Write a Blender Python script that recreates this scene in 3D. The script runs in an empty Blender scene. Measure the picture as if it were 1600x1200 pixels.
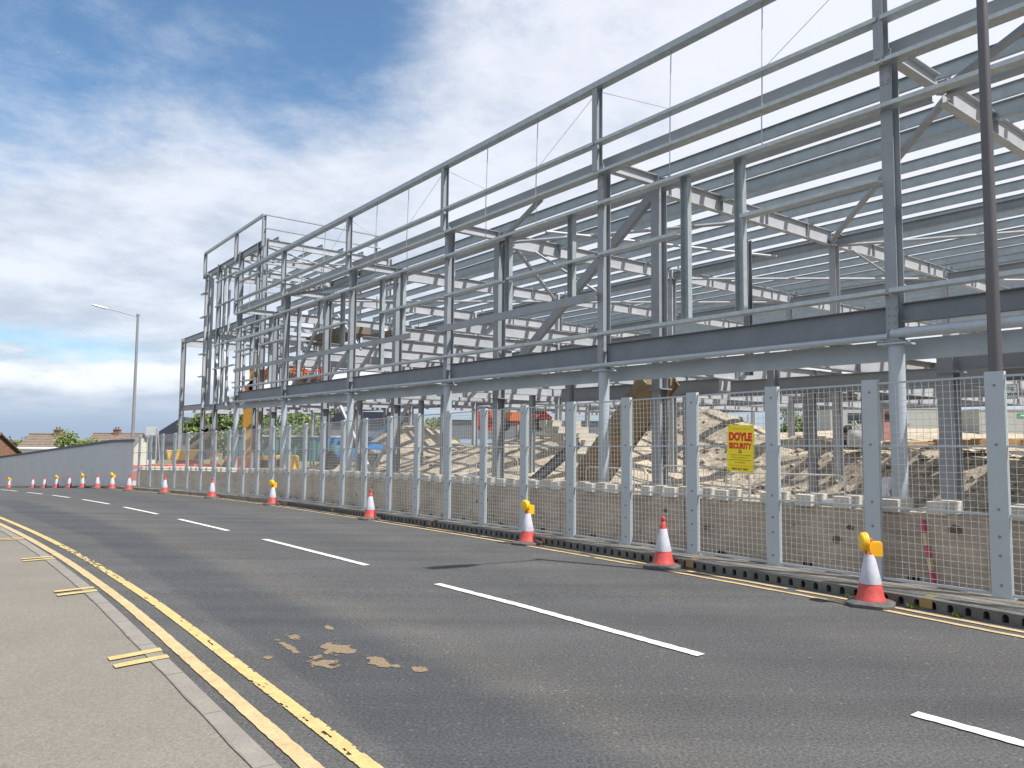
import bpy, bmesh, math, random
from mathutils import Vector, Matrix
R=random.Random(7)
C=bpy.context.scene.collection
sc=bpy.context.scene
# ---------------------------------------------------------------- camera
F,PIT,ROLL,YAW=1157.,.07033,.00857,.658
EYE=1.8
cam=bpy.data.cameras.new('camera'); co=bpy.data.objects.new('camera',cam); C.objects.link(co); sc.camera=co
cam.sensor_fit='HORIZONTAL'; cam.sensor_width=36; cam.lens=36*F/1600; cam.clip_start=.1; cam.clip_end=6000
_f=Vector((0,math.cos(PIT),math.sin(PIT))); _u=Vector((0,-math.sin(PIT),math.cos(PIT))); _r=Vector((1,0,0))
cr=_r*math.cos(ROLL)+_u*math.sin(ROLL); cu=_u*math.cos(ROLL)-_r*math.sin(ROLL)
m3=Matrix((cr,cu,-_f)).transposed()
co.matrix_world=Matrix.Translation((0,0,EYE))@m3.to_4x4()
# ---------------------------------------------------------------- light
SUNH=Vector((.86,-.51,0)).normalized(); SEL=math.radians(55)
sundir=Vector((SUNH.x*math.cos(SEL),SUNH.y*math.cos(SEL),math.sin(SEL)))
sl=bpy.data.lights.new('sun','SUN'); sl.energy=4.6; sl.angle=math.radians(.55); sl.color=(1,.965,.92)
so=bpy.data.objects.new('sun',sl); C.objects.link(so); so.rotation_euler=sundir.to_track_quat('Z','Y').to_euler()
sc.view_settings.view_transform='Standard'; sc.view_settings.look='None'; sc.view_settings.exposure=0.58; sc.view_settings.gamma=1
W=bpy.data.worlds.new('World'); sc.world=W; W.use_nodes=True
def world():
    nt=W.node_tree; n=nt.nodes; n.clear(); L=nt.links.new
    def nd(t,**k):
        a=n.new(t)
        for q,v in k.items(): setattr(a,q,v)
        return a
    def mth(op,a,b=None,c=None):
        q=nd('ShaderNodeMath',operation=op)
        for i,s in enumerate((a,b,c)):
            if s is None: continue
            if isinstance(s,(int,float)): q.inputs[i].default_value=s
            else: L(s,q.inputs[i])
        return q.outputs[0]
    def ss(x,a,b):
        q=nd('ShaderNodeMapRange',interpolation_type='SMOOTHSTEP'); L(x,q.inputs[0]); q.inputs[1].default_value=a; q.inputs[2].default_value=b
        return q.outputs[0]
    sky=nd('ShaderNodeTexSky',sky_type='NISHITA',sun_disc=False,sun_elevation=SEL,sun_rotation=math.atan2(SUNH.x,SUNH.y),altitude=50,air_density=1.0,dust_density=.6,ozone_density=2.2)
    tc=nd('ShaderNodeTexCoord'); g=tc.outputs['Generated']
    sp=nd('ShaderNodeSeparateXYZ'); L(g,sp.inputs[0]); x,y,z=sp.outputs
    zz=mth('ADD',mth('MAXIMUM',z,0.0),.16)
    cb=nd('ShaderNodeCombineXYZ'); L(mth('DIVIDE',x,zz),cb.inputs[0]); L(mth('DIVIDE',y,zz),cb.inputs[1])
    def noise(vec,scale,det,rough,off=(0,0,0),dist=0):
        mp=nd('ShaderNodeMapping'); L(vec,mp.inputs[0]); mp.inputs['Location'].default_value=off
        q=nd('ShaderNodeTexNoise'); L(mp.outputs[0],q.inputs['Vector']); q.inputs['Scale'].default_value=scale; q.inputs['Detail'].default_value=det; q.inputs['Roughness'].default_value=rough; q.inputs['Distortion'].default_value=dist
        return q.outputs['Fac']
    big=noise(cb.outputs[0],1.1,3,.5,(3.1,.4,0),.3)
    det=noise(cb.outputs[0],4.2,10,.66,(1.0,7.3,0),.15)
    cl=mth('ADD',mth('MULTIPLY',big,.42),mth('MULTIPLY',det,.58))
    # where this sky is clearer: high and to the left of the view, and a strip low on the left
    def dot(vx,vy,vz):
        q=nd('ShaderNodeVectorMath',operation='DOT_PRODUCT'); L(g,q.inputs[0]); v=Vector((vx,vy,vz)).normalized(); q.inputs[1].default_value=v; return q.outputs['Value']
    d1=mth('MAXIMUM',ss(dot(-.88,1,.80),.915,.985),mth('MULTIPLY',ss(dot(-.42,1,.70),.945,.995),.86))
    d2=ss(dot(-.05,1,.60),.93,1.0)
    strip=mth('MULTIPLY',ss(z,.05,.085),mth('SUBTRACT',1.0,ss(z,.10,.19)))
    stripx=mth('MULTIPLY',strip,mth('SUBTRACT',1.0,ss(x,-.55,-.25)))
    thr=mth('ADD',cl,.26)
    thr=mth('SUBTRACT',thr,mth('MULTIPLY',d1,.43))
    thr=mth('SUBTRACT',thr,mth('MULTIPLY',d2,.17))
    thr=mth('SUBTRACT',thr,mth('MULTIPLY',stripx,.30))
    thr=mth('ADD',thr,mth('MULTIPLY',ss(x,.1,.6),.18))
    thr=mth('ADD',thr,mth('MULTIPLY',mth('MULTIPLY',mth('MULTIPLY',ss(z,.10,.16),mth('SUBTRACT',1.0,ss(z,.27,.36))),mth('SUBTRACT',1.0,ss(x,-.15,.2))),.17))
    cov=ss(thr,.24,.70)
    # cumulus heaps near the horizon
    cb2=nd('ShaderNodeCombineXYZ'); L(mth('MULTIPLY',x,1.0),cb2.inputs[0]); L(y,cb2.inputs[1]); L(mth('MULTIPLY',z,2.6),cb2.inputs[2])
    cum=noise(cb2.outputs[0],6.5,8,.55,(.3,.2,.6))
    cumh=mth('SUBTRACT',mth('ADD',cum,.06),mth('MULTIPLY',mth('ABSOLUTE',mth('SUBTRACT',z,.045)),6.5))
    cumc=ss(cumh,.17,.25)
    cov=mth('MAXIMUM',cov,mth('MULTIPLY',cumc,.95))
    shade=noise(cb2.outputs[0],9,7,.6,(2,2,.55))
    shade2=noise(cb.outputs[0],2.2,6,.55,(5,2,0))
    col=nd('ShaderNodeMixRGB'); L(ss(mth('ADD',mth('MULTIPLY',shade,.4),mth('MULTIPLY',shade2,.6)),.36,.62),col.inputs[0]); col.inputs[1].default_value=(.40,.45,.53,1); col.inputs[2].default_value=(.60,.63,.69,1)
    rg=nd('ShaderNodeMixRGB'); L(ss(dot(.55,.6,.45),.55,1.0),rg.inputs[0]); L(col.outputs[0],rg.inputs[1]); rg.inputs[2].default_value=(.635,.65,.70,1); col=rg
    low=nd('ShaderNodeMixRGB'); L(mth('SUBTRACT',1.0,ss(z,.0,.075)),low.inputs[0]); L(col.outputs[0],low.inputs[1]); low.inputs[2].default_value=(.27,.34,.46,1)
    lw=low; low=nd('ShaderNodeMixRGB'); L(mth('MULTIPLY',mth('MULTIPLY',ss(cumh,.22,.36),ss(mth('ADD',z,mth('MULTIPLY',shade,.05)),.070,.095)),mth('SUBTRACT',1.0,ss(z,.10,.13))),low.inputs[0]); L(lw.outputs[0],low.inputs[1]); low.inputs[2].default_value=(.70,.71,.74,1)
    skm=nd('ShaderNodeMixRGB',blend_type='MULTIPLY'); skm.inputs[0].default_value=1; L(sky.outputs[0],skm.inputs[1]); skm.inputs[2].default_value=(.072,.098,.108,1)
    mx=nd('ShaderNodeMixRGB'); L(mth('ADD',mth('MULTIPLY',cov,.90),.04),mx.inputs[0]); L(skm.outputs[0],mx.inputs[1]); L(low.outputs[0],mx.inputs[2])
    sc_=nd('ShaderNodeVectorMath',operation='SCALE'); L(mx.outputs[0],sc_.inputs[0]); sc_.inputs['Scale'].default_value=10
    bg=nd('ShaderNodeBackground'); bg.inputs[1].default_value=.1; L(sc_.outputs[0],bg.inputs[0])
    out=nd('ShaderNodeOutputWorld'); L(bg.outputs[0],out.inputs[0])
world()
# ---------------------------------------------------------------- helpers
D=Vector((-math.sin(YAW),math.cos(YAW),0)); N=Vector((math.cos(YAW),math.sin(YAW),0)); Z=Vector((0,0,1))
def P(u,v,z=0): return D*u+N*v+Z*z
UVR=math.atan2(D.y,D.x)       # rotation of local X onto D
def interp(x,xs,ys):
    if x<=xs[0]: return ys[0]
    for i in range(1,len(xs)):
        if x<=xs[i]:
            t=(x-xs[i-1])/(xs[i]-xs[i-1]); return ys[i-1]+(ys[i]-ys[i-1])*t
    return ys[-1]
TY=[-60,8,10.8,13.6,18,23.2,28.4,32,35.2,38,42,46.3,51.75,56.8,70,100,200,600,3000]
TZ=[0,0,-.05,-.12,-.235,-.40,-.59,-.72,-.86,-1.03,-1.32,-1.67,-2.08,-2.5,-3.4,-5.0,-7.0,-13,-45]
def gz(y): return interp(y,TY,TZ)
def gP(u,v,dz=0):
    p=P(u,v); return Vector((p.x,p.y,gz(p.y)+dz))
KU=[-40,-6,2.7,7.2,10,16,25.5,31,34,36.5,38.8,42,46,54,61,68,76,90,110]
KV=[8.3,8.3,8.31,8.46,8.6,8.62,8.6,8.1,7.7,7.35,6.95,6.8,6.65,5.95,5.2,4.3,3.0,-.5,-9]
def vK(u): return sum(interp(u+d,KU,KV) for d in (-1.5,-.75,0,.75,1.5))/5
LU=[-40,2,6,9.3,13.7,18.3,25,32,40,50,62,80,110]
LV=[1.46,1.49,1.48,1.46,1.32,1.05,.5,-.3,-1.6,-3.4,-6,-11,-22]
def vL(u): return sum(interp(u+d,LU,LV) for d in (-2,-1,0,1,2))/5
CU=[-40,1.7,4,8,13.6,18.8,20.6,25.7,29,32.6,35.4,38,42,50]
CV=[5.3,5.2,5.08,4.93,4.82,4.6,4.55,4.28,4.02,3.6,3.15,2.7,2.0,.4]
def vC(u): return sum(interp(u+d,CU,CV) for d in (-1,0,1))/3
FU=[-40,24.4,28,31,34,36.5,38.8,41]
FV=[9.04,9.04,8.9,8.6,8.2,7.85,7.46,7.42]
def vF(u): return sum(interp(u+d,FU,FV) for d in (-1,0,1))/3
WM={}
def setp(o,parent):
    if parent is not None: o.parent=parent
def empty(name,loc,rz=0,label=None,cat=None,group=None,rot=None):
    o=bpy.data.objects.new(name,None); C.objects.link(o); o.location=loc
    o.rotation_euler=rot if rot else (0,0,rz); o.empty_display_size=.2
    WM[o.name]=Matrix.Translation(loc)@o.rotation_euler.to_matrix().to_4x4()
    tag(o,label,cat,group); return o
def tag(o,label=None,cat=None,group=None,kind=None):
    if label: o['label']=label
    if cat: o['category']=cat
    if group: o['group']=group
    if kind: o['kind']=kind
    return o
def obj(name,bm,mats,parent=None,world=False,smooth=False,loc=None,rz=0):
    """link a bmesh as ONE object. world=True: the bmesh is in world coordinates."""
    if world and parent is not None: bm.transform(WM[parent.name].inverted())
    if loc is not None and world: bm.transform((Matrix.Translation(loc)@Matrix.Rotation(rz,4,'Z')).inverted())
    me=bpy.data.meshes.new(name); bm.normal_update(); bm.to_mesh(me); bm.free()
    for m in (mats if isinstance(mats,(list,tuple)) else [mats]): me.materials.append(m)
    if smooth:
        for p in me.polygons: p.use_smooth=True
        me.set_sharp_from_angle(angle=math.radians(35))
    o=bpy.data.objects.new(name,me); C.objects.link(o)
    if loc is not None: o.location=loc; o.rotation_euler=(0,0,rz)
    base=WM.get(parent.name,Matrix()) if parent else Matrix()
    WM[o.name]=base@(Matrix.Translation(loc)@Matrix.Rotation(rz,4,'Z') if loc is not None else Matrix())
    setp(o,parent); return o
def copytree(o,parent=None):
    c=o.copy(); C.objects.link(c); c.parent=parent
    for ch in list(o.children): copytree(ch,c)
    return c
def NB(): return bmesh.new()
def box(bm,x0,x1,y0,y1,z0,z1,mi=0,M=None):
    vs=[bm.verts.new((x,y,z)) for z in (z0,z1) for y in (y0,y1) for x in (x0,x1)]
    if M: 
        for v in vs: v.co=M@v.co
    for f in ((0,2,3,1),(4,5,7,6),(0,1,5,4),(2,6,7,3),(0,4,6,2),(1,3,7,5)):
        fc=bm.faces.new([vs[i] for i in f]); fc.material_index=mi
def loft(bm,rings,caps=True,mi=0,closed=True):
    rs=[[bm.verts.new(p) for p in r] for r in rings]
    n=len(rs[0])
    for a,b in zip(rs,rs[1:]):
        for i in range(n if closed else n-1):
            f=bm.faces.new((a[i],a[(i+1)%n],b[(i+1)%n],b[i])); f.material_index=mi
    if caps:
        for r,fl in ((rs[0],True),(rs[-1],False)):
            f=bm.faces.new(r[::-1] if fl else r); f.material_index=mi
def frame(d,up):
    d=d.normalized(); a=d.cross(up)
    if a.length<1e-4: a=d.cross(Vector((1,0,0)))
    a.normalize(); b=a.cross(d); return a,b
def prof(bm,p,q,pts,up=Z,mi=0):
    p=Vector(p);q=Vector(q); a,b=frame(q-p,Vector(up))
    loft(bm,[[o+a*x+b*y for x,y in pts] for o in (p,q)],mi=mi)
def Isec(d,w,tf=.014,tw=.009):
    h=d/2; k=w/2; t=tw/2
    return [(-k,-h),(k,-h),(k,-h+tf),(t,-h+tf),(t,h-tf),(k,h-tf),(k,h),(-k,h),(-k,h-tf),(-t,h-tf),(-t,-h+tf),(-k,-h+tf)]
def Csec(d,w,t=.006):   # web at -x side, open to +x ; depth d along y
    h=d/2;k=w/2
    return [(-k,-h),(k,-h),(k,-h+t),(-k+t,-h+t),(-k+t,h-t),(k,h-t),(k,h),(-k,h)]
def Zsec(d,w,t=.006):
    h=d/2
    return [(-t/2,-h),(w,-h),(w,-h+t),(t/2,-h+t),(t/2,h),(-w,h),(-w,h-t),(-t/2,h-t)]
def Bsec(d,w): return [(-w/2,-d/2),(w/2,-d/2),(w/2,d/2),(-w/2,d/2)]
def Tsec(r,n=12): return [(r*math.cos(i*2*math.pi/n),r*math.sin(i*2*math.pi/n)) for i in range(n)]
def tube(bm,p,q,r,n=8,r2=None,mi=0):
    p=Vector(p);q=Vector(q); a,b=frame(q-p,Z); r2=r if r2 is None else r2
    loft(bm,[[o+(a*math.cos(i*2*math.pi/n)+b*math.sin(i*2*math.pi/n))*s for i in range(n)] for o,s in ((p,r),(q,r2))],mi=mi)
def path(bm,pts,r,n=6,mi=0):
    for a,b in zip(pts,pts[1:]): tube(bm,a,b,r,n,mi=mi)
def lathe(bm,prf,n=20,cx=0,cy=0,mi=0,M=None):
    rings=[[Vector((cx+r*math.cos(i*2*math.pi/n),cy+r*math.sin(i*2*math.pi/n),z)) for i in range(n)] for r,z in prf]
    if M: rings=[[M@p for p in r] for r in rings]
    loft(bm,rings,mi=mi)
def prism(bm,pts,y0,y1,mi=0,M=None):  # polygon in xz extruded in y
    rings=[[Vector((x,y,z)) for x,z in pts] for y in (y1,y0)]
    if M: rings=[[M@p for p in r] for r in rings]
    loft(bm,rings,mi=mi)
# ---------------------------------------------------------------- materials
def mat(name,c,rough=.6,metal=0,var=.12,scale=3,bump=0,bscale=60,c2=None,sx=(1,1,1),detail=6,emit=None,spec=.5,fine=0,fscale=200):
    m=bpy.data.materials.new(name); m.use_nodes=True; nt=m.node_tree; n=nt.nodes; L=nt.links.new; b=n['Principled BSDF']
    tc=n.new('ShaderNodeTexCoord'); mp=n.new('ShaderNodeMapping'); L(tc.outputs['Object'],mp.inputs[0]); mp.inputs['Scale'].default_value=sx
    nz=n.new('ShaderNodeTexNoise'); L(mp.outputs[0],nz.inputs['Vector']); nz.inputs['Scale'].default_value=scale; nz.inputs['Detail'].default_value=detail; nz.inputs['Roughness'].default_value=.65
    rp=n.new('ShaderNodeValToRGB'); L(nz.outputs['Fac'],rp.inputs[0])
    c2=c2 or tuple(min(1,k*(1+var)) for k in c); c1=tuple(k*(1-var) for k in c)
    rp.color_ramp.elements[0].position=.32; rp.color_ramp.elements[1].position=.68
    rp.color_ramp.elements[0].color=(*c1,1); rp.color_ramp.elements[1].color=(*c2,1)
    last=rp.outputs[0]
    if fine:
        n3=n.new('ShaderNodeTexNoise'); L(tc.outputs['Object'],n3.inputs['Vector']); n3.inputs['Scale'].default_value=fscale; n3.inputs['Detail'].default_value=3; n3.inputs['Roughness'].default_value=.7
        mr=n.new('ShaderNodeMapRange'); L(n3.outputs['Fac'],mr.inputs[0]); mr.inputs[1].default_value=.3; mr.inputs[2].default_value=.7; mr.inputs[3].default_value=1-fine; mr.inputs[4].default_value=1+fine
        mx=n.new('ShaderNodeVectorMath'); mx.operation='SCALE'; L(last,mx.inputs[0]); L(mr.outputs[0],mx.inputs['Scale']); last=mx.outputs[0]
    L(last,b.inputs['Base Color']); b.inputs['Roughness'].default_value=rough; b.inputs['Metallic'].default_value=metal
    b.inputs['Specular IOR Level'].default_value=spec
    if bump:
        n2=n.new('ShaderNodeTexNoise'); L(tc.outputs['Object'],n2.inputs['Vector']); n2.inputs['Scale'].default_value=bscale; n2.inputs['Detail'].default_value=5
        bp=n.new('ShaderNodeBump'); bp.inputs['Strength'].default_value=bump; bp.inputs['Distance'].default_value=.02; L(n2.outputs['Fac'],bp.inputs['Height']); L(bp.outputs[0],b.inputs['Normal'])
    if emit: b.inputs['Emission Color'].default_value=(*emit,1); b.inputs['Emission Strength'].default_value=1
    return m
M={}
M['asphalt']=mat('asphalt',(.075,.075,.0755),.9,var=.08,scale=.7,bump=.5,bscale=70,fine=.50,fscale=46,spec=.3)
M['asphalt_old']=mat('asphalt_patch',(.094,.091,.086),.9,var=.1,scale=1.1,bump=.35,bscale=90,fine=.5,fscale=55,spec=.3)
M['footway']=mat('footway',(.188,.172,.148),.9,var=.07,scale=.9,bump=.3,bscale=220,fine=.30,fscale=75,spec=.2)
M['kerb']=mat('kerb_stone',(.22,.204,.18),.85,var=.12,scale=3,bump=.2,fine=.15,fscale=90,spec=.2)
M['dkerb']=mat('drain_kerb',(.11,.11,.105),.8,var=.3,scale=4,bump=.3,fine=.25,fscale=80)
M['dirtkerb']=mat('drain_kerb_top',(.22,.20,.17),.85,var=.35,scale=2.2,bump=.3,fine=.25,fscale=60)
M['yellow']=mat('yellow_road_paint',(.47,.35,.145),.75,var=.12,scale=9,fine=.2,fscale=60)
M['pinkyellow']=mat('worn_yellow_paint',(.44,.33,.175),.75,var=.15,scale=5,fine=.2,fscale=60)
M['white']=mat('white_road_paint',(.60,.59,.56),.7,var=.1,scale=9,fine=.18,fscale=60)
M['mud']=mat('dried_mud',(.19,.142,.088),.9,var=.10,scale=12,fine=.3,fscale=60)
M['steel']=mat('grey_primer_steel',(.262,.282,.308),.5,.15,var=.1,scale=1.4,fine=.05,fscale=30)
M['steel2']=mat('pale_primer_steel',(.37,.385,.41),.55,.1,var=.12,scale=1.1,fine=.05,fscale=30)
M['steelb']=mat('blue_grey_steel',(.18,.197,.225),.5,.2,var=.12,scale=1.5,fine=.05,fscale=30)
M['galv']=mat('galvanised_steel',(.40,.44,.455),.42,.45,var=.14,scale=7,fine=.08,fscale=60)
M['galvp']=mat('galvanised_purlin',(.34,.385,.41),.45,.35,var=.12,scale=3,fine=.05,fscale=40)
M['chs']=mat('pale_blue_grey_steel',(.38,.43,.48),.5,.1,var=.08,scale=2,fine=.04,fscale=50)
M['fpost']=mat('fence_post_paint',(.42,.46,.485),.5,.1,var=.05,scale=2)
M['wire']=mat('galvanised_wire',(.50,.50,.48),.5,.3,var=.06,scale=8)
M['bolt']=mat('bolt_steel',(.24,.26,.28),.45,.7,var=.2,scale=30)
M['barrier']=mat('site_boundary_wall',(.36,.295,.23),.85,c2=(.49,.42,.335),scale=1.6,bump=.25,bscale=30,sx=(1,1,3),fine=.15,fscale=40)
M['block']=mat('concrete_block',(.56,.525,.455),.85,var=.10,scale=6,bump=.3,bscale=70,fine=.12,fscale=60)
M['mortar']=mat('mortar',(.50,.46,.39),.9,var=.12,scale=12,bump=.3)
M['sand']=mat('sandy_ground',(.35,.295,.22),.95,c2=(.47,.40,.30),scale=1.7,bump=.8,bscale=14,fine=.38,fscale=14,spec=.1)
M['clay']=mat('excavated_clay',(.245,.21,.165),.95,c2=(.40,.345,.27),scale=1.6,bump=1.0,bscale=7,fine=.45,fscale=8,spec=.1)
M['grassland']=mat('rough_ground',(.10,.12,.05),.95,c2=(.20,.18,.09),scale=.2,fine=.2,fscale=4,spec=.1)
M['conered']=mat('cone_red',(.50,.065,.055),.5,var=.2,scale=7,fine=.12,fscale=50)
M['conewhite']=mat('cone_white',(.50,.50,.56),.45,var=.13,scale=9,fine=.10,fscale=50)
M['rubber']=mat('cone_rubber',(.085,.083,.08),.8,var=.3,scale=12,bump=.3)
M['lampy']=mat('lamp_amber',(.88,.42,.01),.4,var=.06,scale=9)
M['lampl']=mat('lamp_lens',(.90,.55,.03),.25,var=.06,scale=40)
M['pole']=mat('lamp_column_paint',(.105,.098,.104),.4,.2,var=.1,scale=2)
M['pole2']=mat('lamp_column_grey',(.26,.27,.28),.45,.2,var=.1,scale=2)
M['lum']=mat('luminaire_grey',(.55,.56,.57),.4,.2,var=.05)
M['hoard']=mat('hoarding_grey_sheet',(.55,.565,.57),.6,var=.04,scale=.8)
M['navy']=mat('hoarding_navy_capping',(.05,.055,.10),.5,var=.1)
M['brick']=None
M['tile']=mat('roof_tile',(.17,.13,.10),.85,var=.25,scale=3,fine=.2,fscale=10)
M['brickp']=mat('brickwork',(.21,.11,.075),.85,var=.25,scale=5,fine=.25,fscale=12)
M['render']=mat('cream_render',(.62,.58,.5),.8,var=.06)
M['whitep']=mat('white_paint',(.78,.78,.77),.5,var=.05)
M['dark']=mat('dark_gap',(.012,.012,.013),.7,var=.2)
M['glass']=mat('window_glass',(.05,.06,.07),.08,.2,var=.1)
M['leafd']=mat('leaves_dark',(.045,.075,.022),.6,c2=(.085,.125,.035),scale=2.5)
M['leafl']=mat('leaves_light',(.10,.15,.03),.6,c2=(.17,.22,.05),scale=2.5)
M['leaff']=mat('leaves_far',(.05,.075,.05),.8,c2=(.08,.11,.06),scale=.3)
M['kerby']=mat('dirty_yellow_paint',(.28,.20,.06),.85,c2=(.26,.20,.09),scale=25)
M['jointm']=mat('kerb_joint_fill',(.17,.155,.13),.9,var=.3,scale=6)
M['darkmark']=mat('wall_knot',(.12,.095,.075),.9,var=.3,scale=20)
M['bark']=mat('bark',(.09,.07,.05),.9,var=.3,scale=8)
M['orange']=mat('plant_orange',(.62,.17,.05),.45,var=.08)
M['redp']=mat('plant_red',(.62,.06,.045),.5,var=.1)
M['bluep']=mat('plant_blue',(.04,.22,.52),.45,var=.1)
M['yel']=mat('plant_yellow',(.78,.45,.03),.45,var=.1)
M['mast']=mat('mast_ochre',(.45,.24,.04),.5,var=.12)
M['teal']=mat('container_teal',(.07,.19,.20),.55,var=.1)
M['cabin']=mat('cabin_grey',(.34,.35,.33),.6,var=.05)
M['paleblue']=mat('pale_blue_sheet',(.40,.50,.60),.6,var=.05)
M['greens']=mat('sign_green',(.02,.30,.16),.5,var=.03)
M['precast']=mat('precast_concrete',(.42,.39,.33),.85,var=.1,scale=2,fine=.08,fscale=30)
M['rustst']=mat('brown_steel_stair',(.23,.18,.115),.7,var=.25,scale=2,fine=.1,fscale=20)
M['rustd']=mat('dark_precast',(.15,.125,.095),.85,var=.2,scale=2)
M['deck']=mat('metal_decking',(.30,.30,.29),.45,.4,var=.1)
M['signy']=mat('sign_yellow',(.90,.70,.02),.5,var=.04)
M['signr']=mat('sign_red_print',(.66,.03,.02),.5,var=.04)
M['signb']=mat('sign_black_print',(.03,.03,.03),.5,var=.1)
M['signo']=mat('sign_orange_print',(.75,.22,.02),.5,var=.05)
M['plastic']=mat('white_plastic_sheet',(.62,.62,.65),.35,var=.05,scale=5)
M['bag']=mat('white_bulk_bag',(.60,.59,.57),.7,var=.07,scale=8,bump=.3)
M['pinkred']=mat('barrier_red',(.72,.15,.12),.5,var=.1)
M['hiviz']=mat('hi_vis_yellow',(.62,.80,.06),.7,var=.05)
M['navyc']=mat('navy_trousers',(.03,.035,.06),.8,var=.1)
M['skin']=mat('skin',(.50,.30,.21),.6,var=.05)
M['tyre']=mat('tyre',(.03,.03,.03),.8,var=.2)
M['timber']=mat('timber',(.42,.25,.11),.8,var=.25,scale=6)
M['pinkp']=mat('ranging_rod_pink',(.55,.09,.16),.6,var=.1)
M['pinkp2']=mat('faded_red_machine',(.42,.19,.17),.6,var=.15)
M['cream']=mat('ranging_rod_cream',(.62,.50,.30),.6,var=.1)
M['weed']=mat('weed_green',(.10,.17,.03),.7,c2=(.2,.22,.05),scale=20)
# asphalt extras: lighter worn wheel tracks and cracks as real surface colour
# ---------------------------------------------------------------- setting: ground, road, pavements
def sheet(name,mat_,us,f0,f1,nv=1,dz=0,dz0=None,world=True,uvsmooth=False):
    bm=NB(); rows=[]
    for u in us:
        a,b=f0(u),f1(u); rows.append([bm.verts.new(gP(u,a+(b-a)*j/nv,dz)) for j in range(nv+1)])
    for r,s in zip(rows,rows[1:]):
        for j in range(nv): bm.faces.new((r[j+1],r[j],s[j],s[j+1]))
    return bm
def frange(a,b,s):
    n=max(1,int(round((b-a)/s))); return [a+(b-a)*i/n for i in range(n+1)]
bm=NB()   # ground sheet out to the horizon
xs=[-3000,-1500,-700,-350,-180,-120,-90,-70,-55,-45,-35,-25,-15,-5,5,15,25,40,60,90,140,250,500,1000,2000,3500]
ys=[-60,-20,0,8,14,20,26,32,38,44,50,56,62,70,85,100,140,200,300,450,600,900,1500,3000,4500]
g=[[bm.verts.new((x,y,gz(y)-.10-(0 if y<80 else .3))) for x in xs] for y in ys]
for a,b in zip(g,g[1:]):
    for i in range(len(xs)-1): bm.faces.new((a[i],a[i+1],b[i+1],b[i]))
tag(obj('ground',bm,M['grassland']),kind='structure')
US=frange(-9,96,.8)
def mkroad():
    m=M['asphalt'].copy(); m.name='asphalt_road'; nt=m.node_tree; n=nt.nodes; L=nt.links.new; b=n['Principled BSDF']
    prev=b.inputs['Base Color'].links[0].from_socket
    tc=n.new('ShaderNodeTexCoord'); mp=n.new('ShaderNodeMapping'); L(tc.outputs['Object'],mp.inputs[0])
    mp.inputs['Rotation'].default_value=(0,0,-UVR); mp.inputs['Scale'].default_value=(.05,1.0,1)
    # aligned wheel tracks: stretched noise along the driving direction
    nz=n.new('ShaderNodeTexNoise'); L(mp.outputs[0],nz.inputs['Vector']); nz.inputs['Scale'].default_value=1.6; nz.inputs['Detail'].default_value=4
    mr=n.new('ShaderNodeMapRange'); L(nz.outputs['Fac'],mr.inputs[0]); mr.inputs[1].default_value=.35; mr.inputs[2].default_value=.65; mr.inputs[3].default_value=.90; mr.inputs[4].default_value=1.14
    s=n.new('ShaderNodeVectorMath'); s.operation='SCALE'; L(prev,s.inputs[0]); L(mr.outputs[0],s.inputs['Scale'])
    vo=n.new('ShaderNodeTexVoronoi'); L(tc.outputs['Object'],vo.inputs['Vector']); vo.inputs['Scale'].default_value=52
    lt=n.new('ShaderNodeMapRange'); L(vo.outputs['Color'],lt.inputs[0]); lt.inputs[1].default_value=.86; lt.inputs[2].default_value=1.0; lt.inputs[3].default_value=0; lt.inputs[4].default_value=.55
    mx=n.new('ShaderNodeMixRGB'); L(lt.outputs[0],mx.inputs[0]); L(s.outputs[0],mx.inputs[1]); mx.inputs[2].default_value=(.24,.225,.20,1)
    at=n.new('ShaderNodeAttribute'); at.attribute_name='wear'; sx=n.new('ShaderNodeSeparateColor'); L(at.outputs['Color'],sx.inputs[0])
    nb=n.new('ShaderNodeTexNoise'); L(tc.outputs['Object'],nb.inputs['Vector']); nb.inputs['Scale'].default_value=2.5; nb.inputs['Detail'].default_value=6
    def mul(sock,lo,hi):
        q=n.new('ShaderNodeMapRange'); L(nb.outputs['Fac'],q.inputs[0]); q.inputs[1].default_value=.3; q.inputs[2].default_value=.7; q.inputs[3].default_value=lo; q.inputs[4].default_value=hi
        w=n.new('ShaderNodeMath'); w.operation='MULTIPLY'; L(sock,w.inputs[0]); L(q.outputs[0],w.inputs[1]); return w.outputs[0]
    a1=n.new('ShaderNodeMixRGB'); a1.blend_type='MULTIPLY'; L(mul(sx.outputs[0],.7,1),a1.inputs[0]); L(mx.outputs[0],a1.inputs[1]); a1.inputs[2].default_value=(.70,.74,.80,1)
    a2=n.new('ShaderNodeMixRGB'); a2.blend_type='MULTIPLY'; L(mul(sx.outputs[1],.25,.65),a2.inputs[0]); L(a1.outputs[0],a2.inputs[1]); a2.inputs[2].default_value=(1.32,1.24,1.08,1)
    L(a2.outputs[0],b.inputs['Base Color']); return m
M['road']=mkroad()
PU=[-9,2.0,3.6,4.4,6.4,9,12,15.7,20.6,26,31]; PV=[2.2,2.1,2.12,2.18,2.23,2.25,2.3,2.32,1.85,1.6,1.4]
QU=[-9,2.0,4,8.7,12,16.6,20,26,31]; QV=[3.1,3.0,3.16,2.99,3.05,3.11,2.9,2.46,2.1]
def sm(x,a,b):
    t=max(0,min(1,(x-a)/(b-a))); return t*t*(3-2*t)
bm=NB(); lay=bm.verts.layers.float_color.new('wear'); rows=[]
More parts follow.
